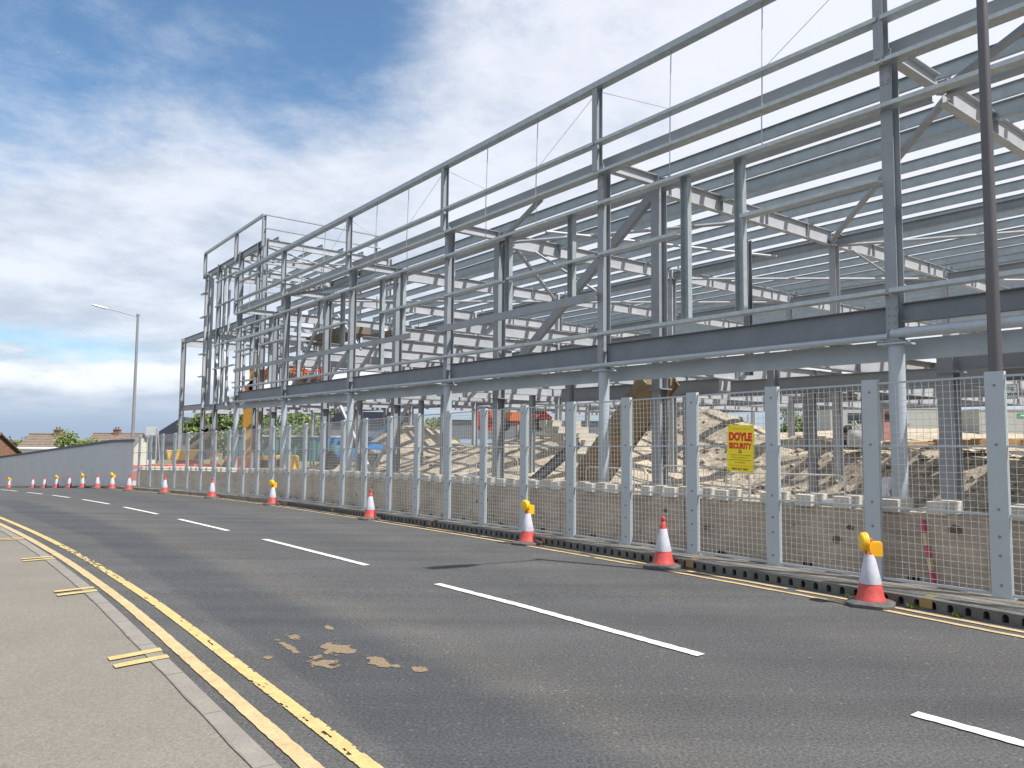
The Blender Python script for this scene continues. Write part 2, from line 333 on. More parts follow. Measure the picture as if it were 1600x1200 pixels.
for u in frange(-9,40,.16)+frange(40.8,96,.8):
    a,b=vL(u),vK(u); row=[]; p0,q0=interp(u,PU,PV),interp(u,QU,QV)
    n1=.04*math.sin(u*1.3)+.02*math.sin(u*5.1+1)+.012*math.sin(u*17)
    for k in range(89):
        v=a+(b-a)*k/88; w=bm.verts.new(gP(u,v))
        fade=1-sm(u,26,33)
        dark=sm(v,p0+n1*.5-.03,p0+n1*.5+.05)*(1-sm(v,q0+n1-.12,q0+n1+.30))*fade
        dark2=.40*sm(v,4.95,5.5)*(1-sm(v,5.9,6.6))   # polished wheel tracks of the far lane
        dust=math.exp(-((v-q0-.42-n1*2)/.30)**2)*.85*fade+ .45*math.exp(-((v-6.9)/.35)**2)+ .7*math.exp(-((b-v)/.28)**2)+.4*math.exp(-((v-a)/.35)**2)
        w[lay]=(min(1,dark+dark2),min(1,dust),0,1); row.append(w)
    rows.append(row)
for r_,s_ in zip(rows,rows[1:]):
    for k in range(88): bm.faces.new((r_[k+1],r_[k],s_[k],s_[k+1]))
tag(obj('road',bm,M['road']),kind='structure')

def ragged(us,f,w,edge,dz,chunk=None,miss=0):
    """painted line with worn, uneven edges"""
    bm=NB(); rows=[]; 
    for i,u in enumerate(us):
        a=f(u)-w/2+R.uniform(-edge,edge); b=f(u)+w/2+R.uniform(-edge,edge)
        rows.append((bm.verts.new(gP(u,a,dz)),bm.verts.new(gP(u,b,dz))))
    gap=0
    for i,(r,s) in enumerate(zip(rows,rows[1:])):
        if gap>0: gap-=1; continue
        if R.random()<miss: gap=R.choice((0,0,1)); continue
        bm.faces.new((r[1],r[0],s[0],s[1]))
    return bm
usl=frange(-6,40,.06)
tag(obj('road_line',ragged(usl,lambda u:vL(u)+.205,.10,.004,.008),M['pinkyellow']),kind='structure')
bm=NB(); RR=random.Random(21); rows=[]; usw=frange(-4,34,.017)
for u in usw: rows.append([bm.verts.new(gP(u+RR.uniform(-.004,.004),vL(u)+.41+.10*k/8+RR.uniform(-.003,.003),.008)) for k in range(9)])
from mathutils import noise as MN
for i,(a,b) in enumerate(zip(rows,rows[1:])):
    u=usw[i]; wear=.16+.30*math.exp(-((u-12.6)/2.2)**2)+.10*math.exp(-((u-5.2)/.35)**2)+.12*math.exp(-((u-4.1)/.3)**2)
    for k in range(8):
        n_=.5+.5*MN.fractal(Vector((u*5,k*.35,2)),1,2,5)+.10*(MN.noise(Vector((u*40,k*1.7,0))))
        edge=.06 if k in (0,7) else 0
        if n_-edge>wear+.02: bm.faces.new((a[k+1],a[k],b[k],b[k+1]))
tag(obj('road_line',bm,M['yellow']),kind='structure')
usr=frange(-6,75,.12)
tag(obj('road_line',ragged(usr,lambda u:vK(u)-.16,.075,.006,.008,miss=.02),M['pinkyellow']),kind='structure')
tag(obj('road_line',ragged(usr,lambda u:vK(u)-.38,.075,.008,.008,miss=.02),M['pinkyellow']),kind='structure')
for a,b in ((-3.6,2.33),(3.99,7.86),(9.66,13.59),(15.47,18.77),(20.61,23.96),(25.69,29.02),(30.68,32.9),(34.2,36.2),(37.6,40)):
    tag(obj('lane_marking',ragged(frange(a,b,.05),vC,.105,.006,.009),M['white']),kind='structure')
# dried mud spatters on the road
def blob(bm,u,v,ru,rv,n=18,seed=0,dz=.0085):
    rr=random.Random(seed); k=[rr.uniform(.7,1.2) for _ in range(n)]
    vs=[bm.verts.new(gP(u+ru*k[i]*math.cos(i*2*math.pi/n),v+rv*k[i]*math.sin(i*2*math.pi/n),dz)) for i in range(n)]
    bm.faces.new(vs) if vs else None
from mathutils import noise as MN
bm=NB(); g=.011; R8=random.Random(4); cache={}
spots=((5.93,2.76,.19,.12,1),(6.22,2.44,.24,.035,.9),(5.42,2.86,.15,.075,1),(5.22,2.92,.05,.035,1.1),(5.64,2.50,.14,.09,.62),(6.02,2.2,.06,.03,.8),(6.62,2.98,.08,.04,1.2),(5.05,3.02,.085,.055,1.3),(6.5,2.6,.10,.05,.6))
def sv(i,j):
    if (i,j) not in cache:
        u=4.8+i*g*.8+R8.uniform(-.3,.3)*g; v=2.0+j*g+R8.uniform(-.3,.3)*g; cache[(i,j)]=bm.verts.new(gP(u,v,.0045))
    return cache[(i,j)]
for i in range(230):
    for j in range(110):
        u=4.8+(i+.5)*g*.8; v=2.0+(j+.5)*g
        m=max(k*(1-math.hypot((u-a)/c,(v-b)/d)) for a,b,c,d,k in spots)
        if m<-.6: continue
        n_=MN.fractal(Vector((u*9,v*9,3)),1,2,4)*.42+MN.cell(Vector((u*26+MN.noise(Vector((u*20,v*20,0)))*2,v*26,1)))*.16
        if m*.8+n_>.05: bm.faces.new((sv(i,j+1),sv(i,j),sv(i+1,j),sv(i+1,j+1)))
tag(obj('road_stain',bm,M['mud']),kind='structure')
# near footway with kerb stones
bm=sheet('f',None,frange(-9,60,.8),lambda u:-28,lambda u:vL(u)-.13,8,dz=.10)
tag(obj('footway',bm,M['footway']),kind='structure')
bm=NB(); us=frange(-9,60,.3)
for f0,f1,z0,z1 in ((-.13,0,.106,.10),):
    pr=[(-.13,-.05),(-.13,.106),(-.012,.104),(0,.09),(.004,-.02)]
    rings=[]
    for u in us: rings.append([gP(u,vL(u)+a,b) for a,b in pr])
    loft(bm,rings,caps=False,closed=False)
for f in bm.faces: f.normal_flip()
kb=obj('kerb',bm,M['kerb']); tag(kb,kind='structure')
bm=NB()
for k in range(-8,50):   # joints between kerb stones
    u=k*.915+.2
    if u>40: break
    for s_ in (0,): 
        p=[gP(u,vL(u)-.125,.1075),gP(u+.008,vL(u)-.125,.1075),gP(u+.008,vL(u)-.012,.1055),gP(u,vL(u)-.012,.1055)]
        bm.faces.new([bm.verts.new(q) for q in p])
u0=frange(-9,40,.3)
rows=[[bm.verts.new(gP(u,vL(u)-.137+.004*math.sin(u*7),.1072)),bm.verts.new(gP(u,vL(u)-.127,.1078))] for u in u0]
for r,s_ in zip(rows,rows[1:]): bm.faces.new((r[0],r[1],s_[1],s_[0]))
tag(obj('kerb_joint',bm,M['jointm']),kind='structure')
bm=NB()  # yellow loading ticks across the kerb
for u in (6.22,9.2,12.1,15.0,18.2,21.6,3.2):
    for d in (-.11,.11):
        p=[(-.38,0),(-.38,.075),(-.005,.075),(-.005,0)]
        vs=[gP(u+d+q*1.3+a*.12,vL(u)+a,.1105 if a>-.2 else .1105) for a,q in p]
        bm.faces.new([bm.verts.new(q) for q in vs[::-1]])
tag(obj('kerb_marking',bm,M['yellow']),kind='structure')
# far side: drainage kerb with a row of inlet holes, strip of paving behind it
def drainkerb(bm,us,holes):
    for i,(ua,ub) in enumerate(zip(us,us[1:])):
        h0,h1=0.0,.125
        def q(t,h,dv=0): u=ua+(ub-ua)*t; return gP(u,vK(u)+dv,h)
        if holes:
            oc=[(.33,.020),(.69,.020),(.69,.08),(.63,.098),(.51,.106),(.39,.098),(.33,.08)]
            outer=[(0,h0),(1,h0),(1,.07),(1,h1),(.5,h1),(0,h1),(0,.07)]
            A=[bm.verts.new(q(t,h)) for t,h in outer]; B=[bm.verts.new(q(t,h)) for t,h in oc]; Cc=[bm.verts.new(q(t,h,.07)) for t,h in oc]
            n=7
            for j in range(n):
                bm.faces.new((A[j],A[(j+1)%n],B[(j+1)%n],B[j]))
                bm.faces.new((B[j],B[(j+1)%n],Cc[(j+1)%n],Cc[j]))
            f=bm.faces.new(Cc); f.material_index=1
        else:
            A=[bm.verts.new(q(t,h)) for t,h in ((0,h0),(1,h0),(1,h1),(0,h1))]; bm.faces.new(A)
        A=[bm.verts.new(q(t,h,dv)) for t,h,dv in ((0,h1,0),(1,h1,0),(1,.135,.03),(0,.135,.03))]; bm.faces.new(A)
        A=[bm.verts.new(q(t,h,dv)) for t,h,dv in ((0,.135,.03),(1,.135,.03),(1,.135,.19),(0,.135,.19))]; bm.faces.new(A)
bm=NB(); drainkerb(bm,frange(-6.1,22.4,.1675),True)
tag(obj('drainage_kerb',bm,[M['dkerb'],M['dark']]),kind='structure')
bm=NB(); drainkerb(bm,frange(22.4,38.6,.6),False); drainkerb(bm,frange(38.6,96,.8),False)
tag(obj('kerb',bm,M['dirtkerb']),kind='structure')
def vS(u): return vK(u)+.19
bm=NB(); rows=[]
for u in frange(-9,96,.5):
    rows.append([bm.verts.new(gP(u,vS(u)+(1.6)*j/3,.131 if j<3 else .128)) for j in range(4)])
for r,s_ in zip(rows,rows[1:]):
    for j in range(3): bm.faces.new((r[j+1],r[j],s_[j],s_[j+1]))
tag(obj('pavement',bm,M['dirtkerb']),kind='structure')
bm=NB()   # yellow paint on the far kerb
for u in (3.55,6.75,10.1,14.0,19.0,24.0,30.0):
    for (a,b,h0,h1) in ((-.002,-.002,.03,.12),(.03,.17,.1375,.1375)):
        w=R.uniform(.10,.17)
        bm.faces.new([bm.verts.new(gP(uu,vK(uu)+vv,hh)) for uu,vv,hh in ((u,a,h0),(u+w,a,h0),(u+w,b,h1),(u,b,h1))])
tag(obj('kerb_marking',bm,M['kerby']),kind='structure')
# ---------------------------------------------------------------- steel frame of the building (one thing, many parts)
FR=empty('steel_frame',P(5.53,12,0),UVR,'long two storey grey steel frame of a building under construction behind the mesh fence','building frame')
BAY=[-7.6,-1.03,5.53,12.08,18.66,25.28,31.9,38.5]
def part(name,bm,m,parent=FR,smooth=False): return obj(name,bm,m,parent,world=True,smooth=smooth)
def one(name,a,b,pts,m,up=Z,parent=FR,smooth=False):
    bm=NB(); prof(bm,P(*a),P(*b),pts,up); return part(name,bm,m,parent,smooth)
SG=.45   # site floor level near the columns (columns run a little into it)
def sitez(u): return interp(u,[0,14,24,45,70],[.08,.06,-.10,-.75,-1.5])
# facade row: round columns below, I columns above, parapet posts in front of the eaves
for u in BAY[1:]:
    bm=NB(); tube(bm,P(u,12,sitez(u)-.3),P(u,12,3.30),.122,20)
    box(bm,-.22,.22,-.17,.17,3.30,3.33,M=Matrix.Translation(P(u,12))@Matrix.Rotation(UVR,4,'Z'))
    part('round_column',bm,M['chs'],smooth=True)
    bm=NB(); prof(bm,P(u,12,3.333),P(u,12,8.12),Isec(.24,.19),up=N)
    box(bm,-.16,.16,-.13,.13,3.345,3.37,M=Matrix.Translation(P(u,12))@Matrix.Rotation(UVR,4,'Z'))
    Mc=Matrix.Translation(P(u,11.88))@Matrix.Rotation(UVR,4,'Z')
    for z0,z1 in ((3.48,3.92),(7.55,8.08)):   # bolted end plates on the road-side flange
        box(bm,-.08,.08,-.012+.012,.010,z0,z1,M=Mc)
        for q in range(4):
            for xx in (-.05,.05): box(bm,xx-.012,xx+.012,.0101,.024,z0+.05+q*(z1-z0-.1)/3-.012,z0+.05+q*(z1-z0-.1)/3+.012,M=Mc)
    part('column',bm,M['steel'])
    bm=NB(); prof(bm,P(u+.02,11.80,7.93),P(u+.02,11.80,9.94),Isec(.19,.16,.012,.008),up=N)
    part('parapet_post',bm,M['steel'])
# inner rows
for v,sec in ((13.9,(.30,.26)),(22.2,(.24,.22)),(30.3,(.22,.2)),(38.6,(.22,.2)),(46.8,(.22,.2))):
    for u in BAY[1:]:
        if v>=38 and u<5: continue
        top=8.28
        if v==13.9 and abs(u-5.53)<.1: top=3.35
        zb=sitez(u)-.4 if v<20 else -.3
        bm=NB(); prof(bm,P(u,v,zb),P(u,v,top),Isec(*sec),up=N)
        if v==13.9: box(bm,-.22,.22,-.2,.2,2.96,2.985,M=Matrix.Translation(P(u,v))@Matrix.Rotation(UVR,4,'Z'))
        part('column',bm,M['steel'] if v<20 else M['steel2'])
# mid-bay lower posts that stop at the first floor
for u,v in ((8.8,17.5),(10.6,18.2),(15.4,19),(22,18),(28.6,17),(8.9,26),(15.4,26),(9.0,13.95),(15.4,13.95),(22.0,14.0),(28.6,14.0)):
    one('floor_post',(u,v,-.4),(u,v,3.36),Isec(.2,.16),M['steel'],up=N)
one('short_column',(11.2,16.3,3.4),(11.2,16.3,6.9),Isec(.17,.15),M['steelb'],up=N)
def rz(v): return 8.27+(v-12)*.006
# rafters
VR=[12.1,13.9,22.2,30.3,38.6,46.8]
for u in BAY[1:]:
    for a,b in zip(VR,VR[1:]):
        if u<0 and a>35: continue
        d=.26 if a<13 else .44
        bm=NB(); prof(bm,P(u,a+.12,rz(a)-d/2),P(u,b-.12,rz(b)-d/2),Isec(d,.17,.014,.009))
        for k in range(int((b-a)/2.1)+1):   # web stiffeners and purlin cleats
            vv=a+.4+k*2.1
            if vv<b-.2:
                Mx=Matrix.Translation(P(u,vv,rz(vv)))@Matrix.Rotation(UVR,4,'Z')
                box(bm,-.055,.055,-.004,.004,.002,.17,M=Mx)
                if d>.3: box(bm,-.082,-.006,-.005,.005,-d+.016,-.016,M=Mx)
        part('rafter',bm,M['steel2'])
# purlins: one long line each
PV=[12.12,13.95,15.7,17.1,18.4,19.6,20.8,22.0]; v=23.3
while v<47: PV.append(v); v+=1.25
for i,v in enumerate(PV):
    d=.24
    if i==0: one('eaves_beam',(-9,v,8.19),(38.7,v,8.19),Csec(.25,.10),M['steel'])
    else:
        bm=NB(); u1=38.6 if v<40 else 33
        prof(bm,P(-9,v,rz(v)+.005+d/2),P(u1,v,rz(v)+.005+d/2),Zsec(d,.065))
        part('purlin',bm,M['galvp'])
one('deep_purlin',(-9,16.35,8.32),(25,16.35,8.32),Isec(.34,.15),M['galvp'])
# eaves ties and longitudinal beams at roof level
for v in (13.9,22.2,30.3,38.6):
    for a,b in zip(BAY[1:] if v<20 else BAY[2:],BAY[2:] if v<20 else BAY[3:]):
        one('tie_beam',(a+.12,v,8.02),(b-.12,v,8.02),Isec(.27,.15),M['steel'])
one('tie_beam',(-8,22.2,8.02),(5.4,22.2,8.02),Isec(.3,.16),M['steelb'])
# roof bracing in plan
for a,b,r in (((5.53,13.9),(3.2,12.2),0),((5.53,14.2),(12.08,22.0),0),((18.66,13.9),(14.6,12.2),0),((12.08,18.0),(18.66,13.9),1),((18.66,14.4),(25.28,22.0),0),((18.66,22.2),(12.08,30.0),1),((25.28,22.2),(18.66,30.0),1),((31.9,13.9),(25.28,22.0),1),((25.28,14),(31.9,12.2),0),((12.08,30.3),(5.53,38.4),1),((5.53,22.4),(-1,30.1),0),((5.53,30.3),(12.08,30.6),1),((12.08,22.3),(5.5,26.4),1)):
    if r:
        bm=NB(); tube(bm,P(*a,7.93),P(*b,7.93),.05,10); part('brace',bm,M['steel2'],smooth=True)
    else: one('brace',(*a,8.0),(*b,8.0),Bsec(.09,.12),M['steel'])
# big diagonal braces in the row behind the facade
for a,b,w in (((12.15,7.95),(18.5,3.5),.2),((31.9,7.9),(36.5,3.6),.12),((25.28,3.5),(27.4,7.9),.0)):
    if w: one('diagonal_brace',(a[0],13.9,a[1]),(b[0],13.9,b[1]),Bsec(w*.7,.24),M['steel'],up=N)
one('diagonal_brace',(16.6,14.05,7.9),(14.0,22.0,7.9),Tsec(.045,8),M['steel2'])
one('knee_brace',(18.4,15.1,7.8),(16.7,16.8,6.2),Bsec(.07,.07),M['steel2'],up=N)
one('knee_brace',(12.0,23.2,7.9),(10.8,24.6,6.6),Bsec(.06,.06),M['steel2'],up=N)
one('knee_brace',(28.6,14.0,5.4),(31.0,14.0,7.2),Bsec(.08,.08),M['steel2'],up=N)
for a,b in (((25.4,3.1),(28.5,.3)),((31.8,3.1),(28.7,.3)),((33,6.9),(36.4,3.7)),((30.6,5.9),(33.3,4.3)),((27.6,6.2),(30.0,4.6))):
    one('diagonal_brace',(a[0],14.6,a[1]),(b[0],14.6,b[1]),Bsec(.12,.12),M['steel2'],up=N)
# sheeting rails along the facade (per bay)
Crail=lambda w,h:[(-w/2,-h/2),(w/2,-h/2),(w/2,h/2),(w/2-.006,h/2),(w/2-.006,-h/2+.006),(-w/2+.006,-h/2+.006),(-w/2+.006,h/2),(-w/2,h/2)]
def rails(z,v,us,w=.22,h=.07,name='sheeting_rail',m=None,gap=.03):
    for a,b in us:
        one(name,(a+gap,v,z),(b-gap,v,z),Crail(w,h),m or M['galv'])
bays=list(zip(BAY[1:],BAY[2:])); bays0=[(-9,-1.03)]+bays
rails(9.98,11.80,[(a-.0,b+.0) for a,b in bays0],.22,.14,'parapet_rail',m=M['galvp'],gap=.002)
rails(8.59,11.78,bays0)
rails(7.90,11.84,bays0,gap=.005)
rails(7.16,11.84,bays0[1:3],gap=.005); rails(7.16,11.84,bays0[3:],gap=.005); rails(7.2,11.9,bays0[:1])
rails(5.97,11.84,[(5.6,8.25),(9.7,12.05),(12.1,15.5),(15.7,18.6),(18.7,22.7),(25.3,28.6),(31.9,34.5),(36,38.4)])
rails(4.14,11.84,bays0)
one('sheeting_rail',(12.1,11.78,5.02),(18.9,11.78,4.98),Csec(.2,.07),M['steel'])
one('sheeting_rail',(20.5,11.78,4.98),(31.9,11.78,5.0),Csec(.17,.07),M['steel'])
one('sheeting_rail',(31.9,11.78,5.0),(38.4,11.78,5.0),Csec(.17,.07),M['steel'])
rails(6.55,11.84,[(31.9,38.4)],h=.14); rails(8.59,11.95,[(38.55,38.9)])
# window and cladding posts hanging between the rails
for u,z0,z1 in ((9.62,4.18,7.12),(8.32,4.18,7.12),(13.08,5.10,7.12),(15.58,5.10,7.12),(22.75,4.18,7.12),(21.3,5.06,7.12),(25.9,5.06,7.12),(28.0,6.2,7.12),(30.2,4.18,7.12),(33.6,4.18,7.12),(36.2,5.06,7.12)):
    bm=NB(); prof(bm,P(u,11.90,z0),P(u,11.90,z1),Csec(.19,.12,.005),up=D); part('window_post',bm,M['galv'])
# thin sag rods and wires
for a,b in bays0[0:]:
    for t in (1/3,2/3):
        u=a+(b-a)*t
        bm=NB(); tube(bm,P(u,11.74,7.86 if b>5 else 7.9),P(u,11.80,9.94),.013,6)
        tube(bm,P(u+.05,11.80,7.2),P(u+.05,11.80,7.9),.011,6)
        part('sag_rod',bm,M['galv'])
    t1=a+(b-a)/3; t2=a+(b-a)*2/3
    for q,w in ((a,t1),(b,t2)):
        bm=NB(); tube(bm,P(q,11.8,9.85),P(w,11.8,8.65),.006,5); part('tension_wire',bm,M['steel2'])

# first floor edge: main beam, gutter tube, lower beam
for a,b in bays0:
    if b<6: one('main_beam',(a+.11,12.02,3.80),(b-.11,12.02,3.80),Isec(.30,.19),M['steelb'])
    else: one('main_beam',(a+.11,12.02,3.685),(b-.11,12.02,3.685),Isec(.47,.19),M['steelb'])
one('edge_tube',(5.6,11.90,3.43),(38.9,11.90,3.43),Tsec(.055,12),M['chs'],smooth=True)
one('edge_tube',(-9,11.92,3.47),(5.55,11.92,3.47),Tsec(.085,16),M['chs'],smooth=True)
for o in (0,): one('lower_channel',(-9,12.38,3.25),(38.7,12.38,3.25),Csec(.33,.09),M['chs'])
one('lower_channel',(-9,12.2,8.04),(38.6,12.2,8.04),Csec(.11,.07),M['galvp'])
# first floor beams running inwards, their webs facing the road's near end
for i in range(11):
    u=5.53+3.29*i
    for a,b in ((13.9,22.2),(22.2,30.3),(30.3,38.6)):
        if i==1 and a<20: a=14.05
        bm=NB(); prof(bm,P(u,a+.16,3.62),P(u,b-.12,3.62),Isec(.50,.18))
        for k in range(4):
            vv=a+1.1+k*2
            if vv<b: box(bm,-.085,-.006,-.005,.005,-.235,.235,M=Matrix.Translation(P(u,vv,3.62))@Matrix.Rotation(UVR,4,'Z'))
        part('floor_beam',bm,M['steel2'])
for u in (22.0,25.28,28.6,31.9,35.2,38.5):
    for a,b in ((13.9,22.2),(22.2,30.3)):
        one('upper_floor_beam',(u,a+.16,5.75),(u,b-.12,5.75),Isec(.46,.18),M['steel2'])
for a,b in bays[3:]: one('upper_floor_beam',(a+.14,22.2,5.7),(b-.14,22.2,5.7),Isec(.4,.18),M['steel'])
for v in (22.2,30.3,38.6):
    for a,b in bays[1:]: one('floor_beam',(a+.12,v,3.58),(b-.12,v,3.58),Isec(.42,.18),M['steel'])
for a,b in ((5.53,12.08),): one('floor_beam',(a+.16,16.6,3.1),(b-.1,16.6,3.1),Isec(.42,.16),M['steel'])
one('floor_beam',(12.2,16.4,3.16),(18.5,16.4,3.16),Isec(.44,.16),M['steel'])
one('floor_beam',(-6,13.9,3.2),(5.4,13.9,3.2),Isec(.42,.16),M['steel'])
one('floor_beam',(-6,19.5,3.2),(5.4,19.5,3.2),Isec(.5,.18),M['steel'])
for u in (1.0,3.4): one('floor_beam',(u,12.6,3.5),(u,22,3.5),Isec(.24,.14),M['galv'])
# corrugated decking laid on the floor beams
def decking(u0,u1,v0,v1,z):
    bm=NB(); n=int((u1-u0)/.1); rows=[]
    for i in range(n+1):
        zz=z+(.05 if (i//2)%2 else 0); rows.append((bm.verts.new(P(u0+(u1-u0)*i/n,v0,zz)),bm.verts.new(P(u0+(u1-u0)*i/n,v1,zz))))
    for r,s_ in zip(rows,rows[1:]): bm.faces.new((r[0],s_[0],s_[1],r[1]))
    part('floor_decking',bm,M['deck'])
decking(-5,5.3,18,22,3.90); decking(6.2,8.6,19.5,21.9,3.9); decking(12.4,15.2,26,30,3.9)
# ---------------------------------------------------------------- taller stair tower beyond
TW=empty('tower_frame',P(40.4,13.9,0),UVR,'taller three storey steel stair tower frame at the far end with tight close columns','building frame')
def tp(name,a,b,pts,m,up=Z): return one(name,a,b,pts,m,up,parent=TW)
for u in (40.5,44.6,48.9,51.6):
    for v in (13.9,21.6):
        tp('column',(u,v,-.9),(u,v,12.7),Isec(.26,.24),M['steel'],up=N)
for u in (41.5,): tp('column',(u,13.9,-.9),(u,13.9,12.6),Isec(.2,.2),M['steel'],up=N)
for u in (40.4,45.2,51.8): tp('parapet_post',(u,13.75,12.2),(u,13.75,13.9),Isec(.2,.16),M['steel'],up=N)
tp('parapet_post',(40.35,20.6,12.2),(40.35,20.6,13.9),Isec(.14,.12),M['steel'],up=N)
tp('parapet_rail',(40.35,13.75,13.95),(51.9,13.75,13.95),Crail(.16,.14),M['galv'])
for z in (13.95,13.2): tp('parapet_rail',(40.3,13.8,z),(40.3,20.9,z),Crail(.14,.07),M['galv'])
for z in (12.45,8.35,3.5):
    tp('tie_beam',(40.6,13.9,z),(51.5,13.9,z),Isec(.36,.16),M['steel'])
    tp('tie_beam',(40.6,21.6,z),(51.5,21.6,z),Isec(.36,.16),M['steel'])
    for u in (40.5,44.6,48.9,51.6): tp('floor_beam',(u,14,z),(u,21.5,z),Isec(.36,.16),M['steel2'])
for k in range(6): tp('purlin',(40.4,14.6+k*1.3,12.75),(52.2,14.6+k*1.3,12.75),Zsec(.2,.06),M['galvp'])
tp('brace',(40.6,14,12.2),(44.5,21.4,12.2),Tsec(.05,8),M['steel2']); tp('brace',(44.6,14,12.2),(40.7,21.4,12.2),Tsec(.05,8),M['steel2'])
tp('brace',(44.7,14,12.2),(48.8,21.4,12.2),Tsec(.05,8),M['steel2'])
for z in (11.2,9.6,7.1,5.6):
    tp('sheeting_rail',(50.9,13.72,z),(52.3,13.72,z),Crail(.18,.07),M['galv'])
    tp('sheeting_rail',(40.2,13.8,z),(40.2,21.5,z),Crail(.16,.07),M['galv'])
    tp('sheeting_rail',(44.6,13.72,z+.3),(48.9,13.72,z+.3),Crail(.18,.07),M['galv'])
for u in (42.9,46.1,49.7,51.1): tp('cladding_post',(u,13.7,3.5),(u,13.7,11.9 if u>45 else 8.2),Csec(.17,.12),M['steel2'],up=D)
for z in (4.8,6.3,7.7,9.2,10.7): tp('sheeting_rail',(40.3,13.6,z),(44.5,13.6,z),Crail(.18,.07),M['galv'])
for v in (16.5,19): tp('column',(44.6,v,3.5),(44.6,v,12.4),Isec(.18,.16),M['steel'],up=N)
tp('cladding_post',(47.2,13.75,3.6),(47.2,13.75,12.3),Csec(.2,.14),M['galv'],up=D)
tp('cladding_post',(50.3,13.75,3.6),(50.3,13.75,12.3),Csec(.2,.14),M['galv'],up=D)
for a in ((46.2,3.6,47.8,8.2),(47.8,3.6,49.6,8.2)): tp('diagonal_brace',(a[0],13.9,a[1]),(a[2],13.9,a[3]),Bsec(.12,.1),M['steel2'],up=N)
LF=empty('link_frame',P(52,13.9,0),UVR,'low single bay steel frame projecting left of the tall stair tower','building frame')
def lp(name,a,b,pts,m,up=Z): return one(name,a,b,pts,m,up,parent=LF)
for v in (13.9,21.6): lp('column',(57.2,v,-2.0),(57.2,v,8.7),Isec(.3,.26),M['steel'],up=N)
for z in (8.5,3.6): lp('edge_beam',(51.75,13.9,z),(57.05,13.9,z),Isec(.36,.18),M['steel'])
lp('edge_beam',(57.2,14.05,8.4),(57.2,21.5,8.4),Isec(.5,.18),M['steel2']); lp('edge_beam',(57.2,14.05,3.5),(57.2,21.5,3.5),Isec(.4,.18),M['steel2'])
lp('edge_beam',(51.75,21.6,8.4),(57.05,21.6,8.4),Isec(.4,.18),M['steel'])
# ---------------------------------------------------------------- mesh fence
arc=[(3.13-1.36*6,)]; pts=[]
u=3.13-1.36*7
while u<40.2:
    pts.append((u,vF(u)))
    v0=vF(u); un=u+1.36
    for _ in range(4):
        L_=math.hypot(un-u,vF(un)-v0); un=u+(un-u)*1.36/L_
    u=un
FE=empty('mesh_fence',gP(3.13,vF(3.13),.13),UVR,'tall grey welded mesh fence with flat steel posts along the far kerb','fence')
def mk_panel():
    bm=NB()
    for z,t in ((2.36,.022),(1.60,.022),(.87,.022),(.03,.03)):
        box(bm,.03,1.33,-.015,.015,z-t/2,z+t/2)
    for x in (.04,1.32): box(bm,x-.012,x+.012,-.014,.014,.046,2.348)
    return bm
def mk_wires():
    bm=NB(); w=.0027
    k=.076; x=.055
    while x<1.31: tube(bm,(x,-.022,.05),(x,-.022,2.345),w,6); x+=k
    z=.09
    while z<2.33: tube(bm,(.05,-.0172,z),(1.31,-.0172,z),w,6); z+=k
    return bm
def mk_post():
    bm=NB(); box(bm,-.095,.095,.026,.034,0,2.41); box(bm,-.095,-.087,-.03,.0255,0,2.41); box(bm,.087,.095,-.03,.0255,0,2.41)
    box(bm,-.12,.12,-.05,.05,-.03,-.002)
    for z in (2.26,1.62,.93,.64,.44,.13):
        lathe(bm,[(.014,0),(.014,.006),(.009,.012)],8,mi=1,M=Matrix.Translation((0,.034,z))@Matrix.Rotation(-math.pi/2,4,'X'))
    return bm
def link(name,me,parent,Mw,m=None):
    o=bpy.data.objects.new(name,me); C.objects.link(o); o.parent=parent
    ml=(WM[parent.name].inverted()@Mw) if parent else Mw
    o.matrix_local=ml; WM[o.name]=Mw; return o
def mesh_of(name,bm,mats):
    me=bpy.data.meshes.new(name); bm.normal_update(); bm.to_mesh(me); bm.free()
    for m in mats: me.materials.append(m)
    return me
pm=mesh_of('panel_frame',mk_panel(),[M['fpost']]); wm_=mesh_of('wire_mesh',mk_wires(),[M['wire']]); pom=mesh_of('post',mk_post(),[M['fpost'],M['bolt']])
for (a,b) in zip(pts,pts[1:]):
    pa,pb=gP(*a,.135),gP(*b,.135)
    d=pb-pa; X=d.normalized(); Y=Z.cross(X).normalized(); Zz=X.cross(Y)
    Mw=Matrix.Translation(pa)@Matrix((X,Y,Zz)).transposed().to_4x4()
    f=link('panel_frame',pm,FE,Mw); w=link('wire_mesh',wm_,f,Mw)
    Xp=Vector((X.x,X.y,0)).normalized(); Mp=Matrix.Translation(pa)@Matrix((Xp,Z.cross(Xp),Z)).transposed().to_4x4()
    link('post',pom,FE,Mp)
# the last post at the hoarding
# ---------------------------------------------------------------- boundary wall behind the fence with blocks laid on it
BW=empty('boundary_wall',gP(3.13,9.35,.0),UVR,'low brown grey boundary wall of long boards behind the mesh fence','wall')
def vW(u): return vF(u)+.30
WH=.93
ub=frange(-7,39.8,2.925)
for a,b in zip(ub,ub[1:]):
    bm=NB(); rings=[]
    for u in frange(a+.008,b-.008,.57):
        rings.append([gP(u,vW(u),-.1),gP(u,vW(u),WH),gP(u,vW(u)+.12,WH),gP(u,vW(u)+.12,-.1)])
    loft(bm,rings); part('wall_panel',bm,M['barrier'],BW)
bm=NB()
for u in frange(-6,38,1.36):
    for d in (0,.05,.10):
        box(bm,-.018,.018,0,.004,.14,.19,M=Matrix.Translation(gP(u+.5+d,vW(u+.5+d)-.0025,0))@Matrix.Rotation(UVR,4,'Z'))
part('drain_slot',bm,M['dark'],BW)
bm=NB(); R2=random.Random(3)
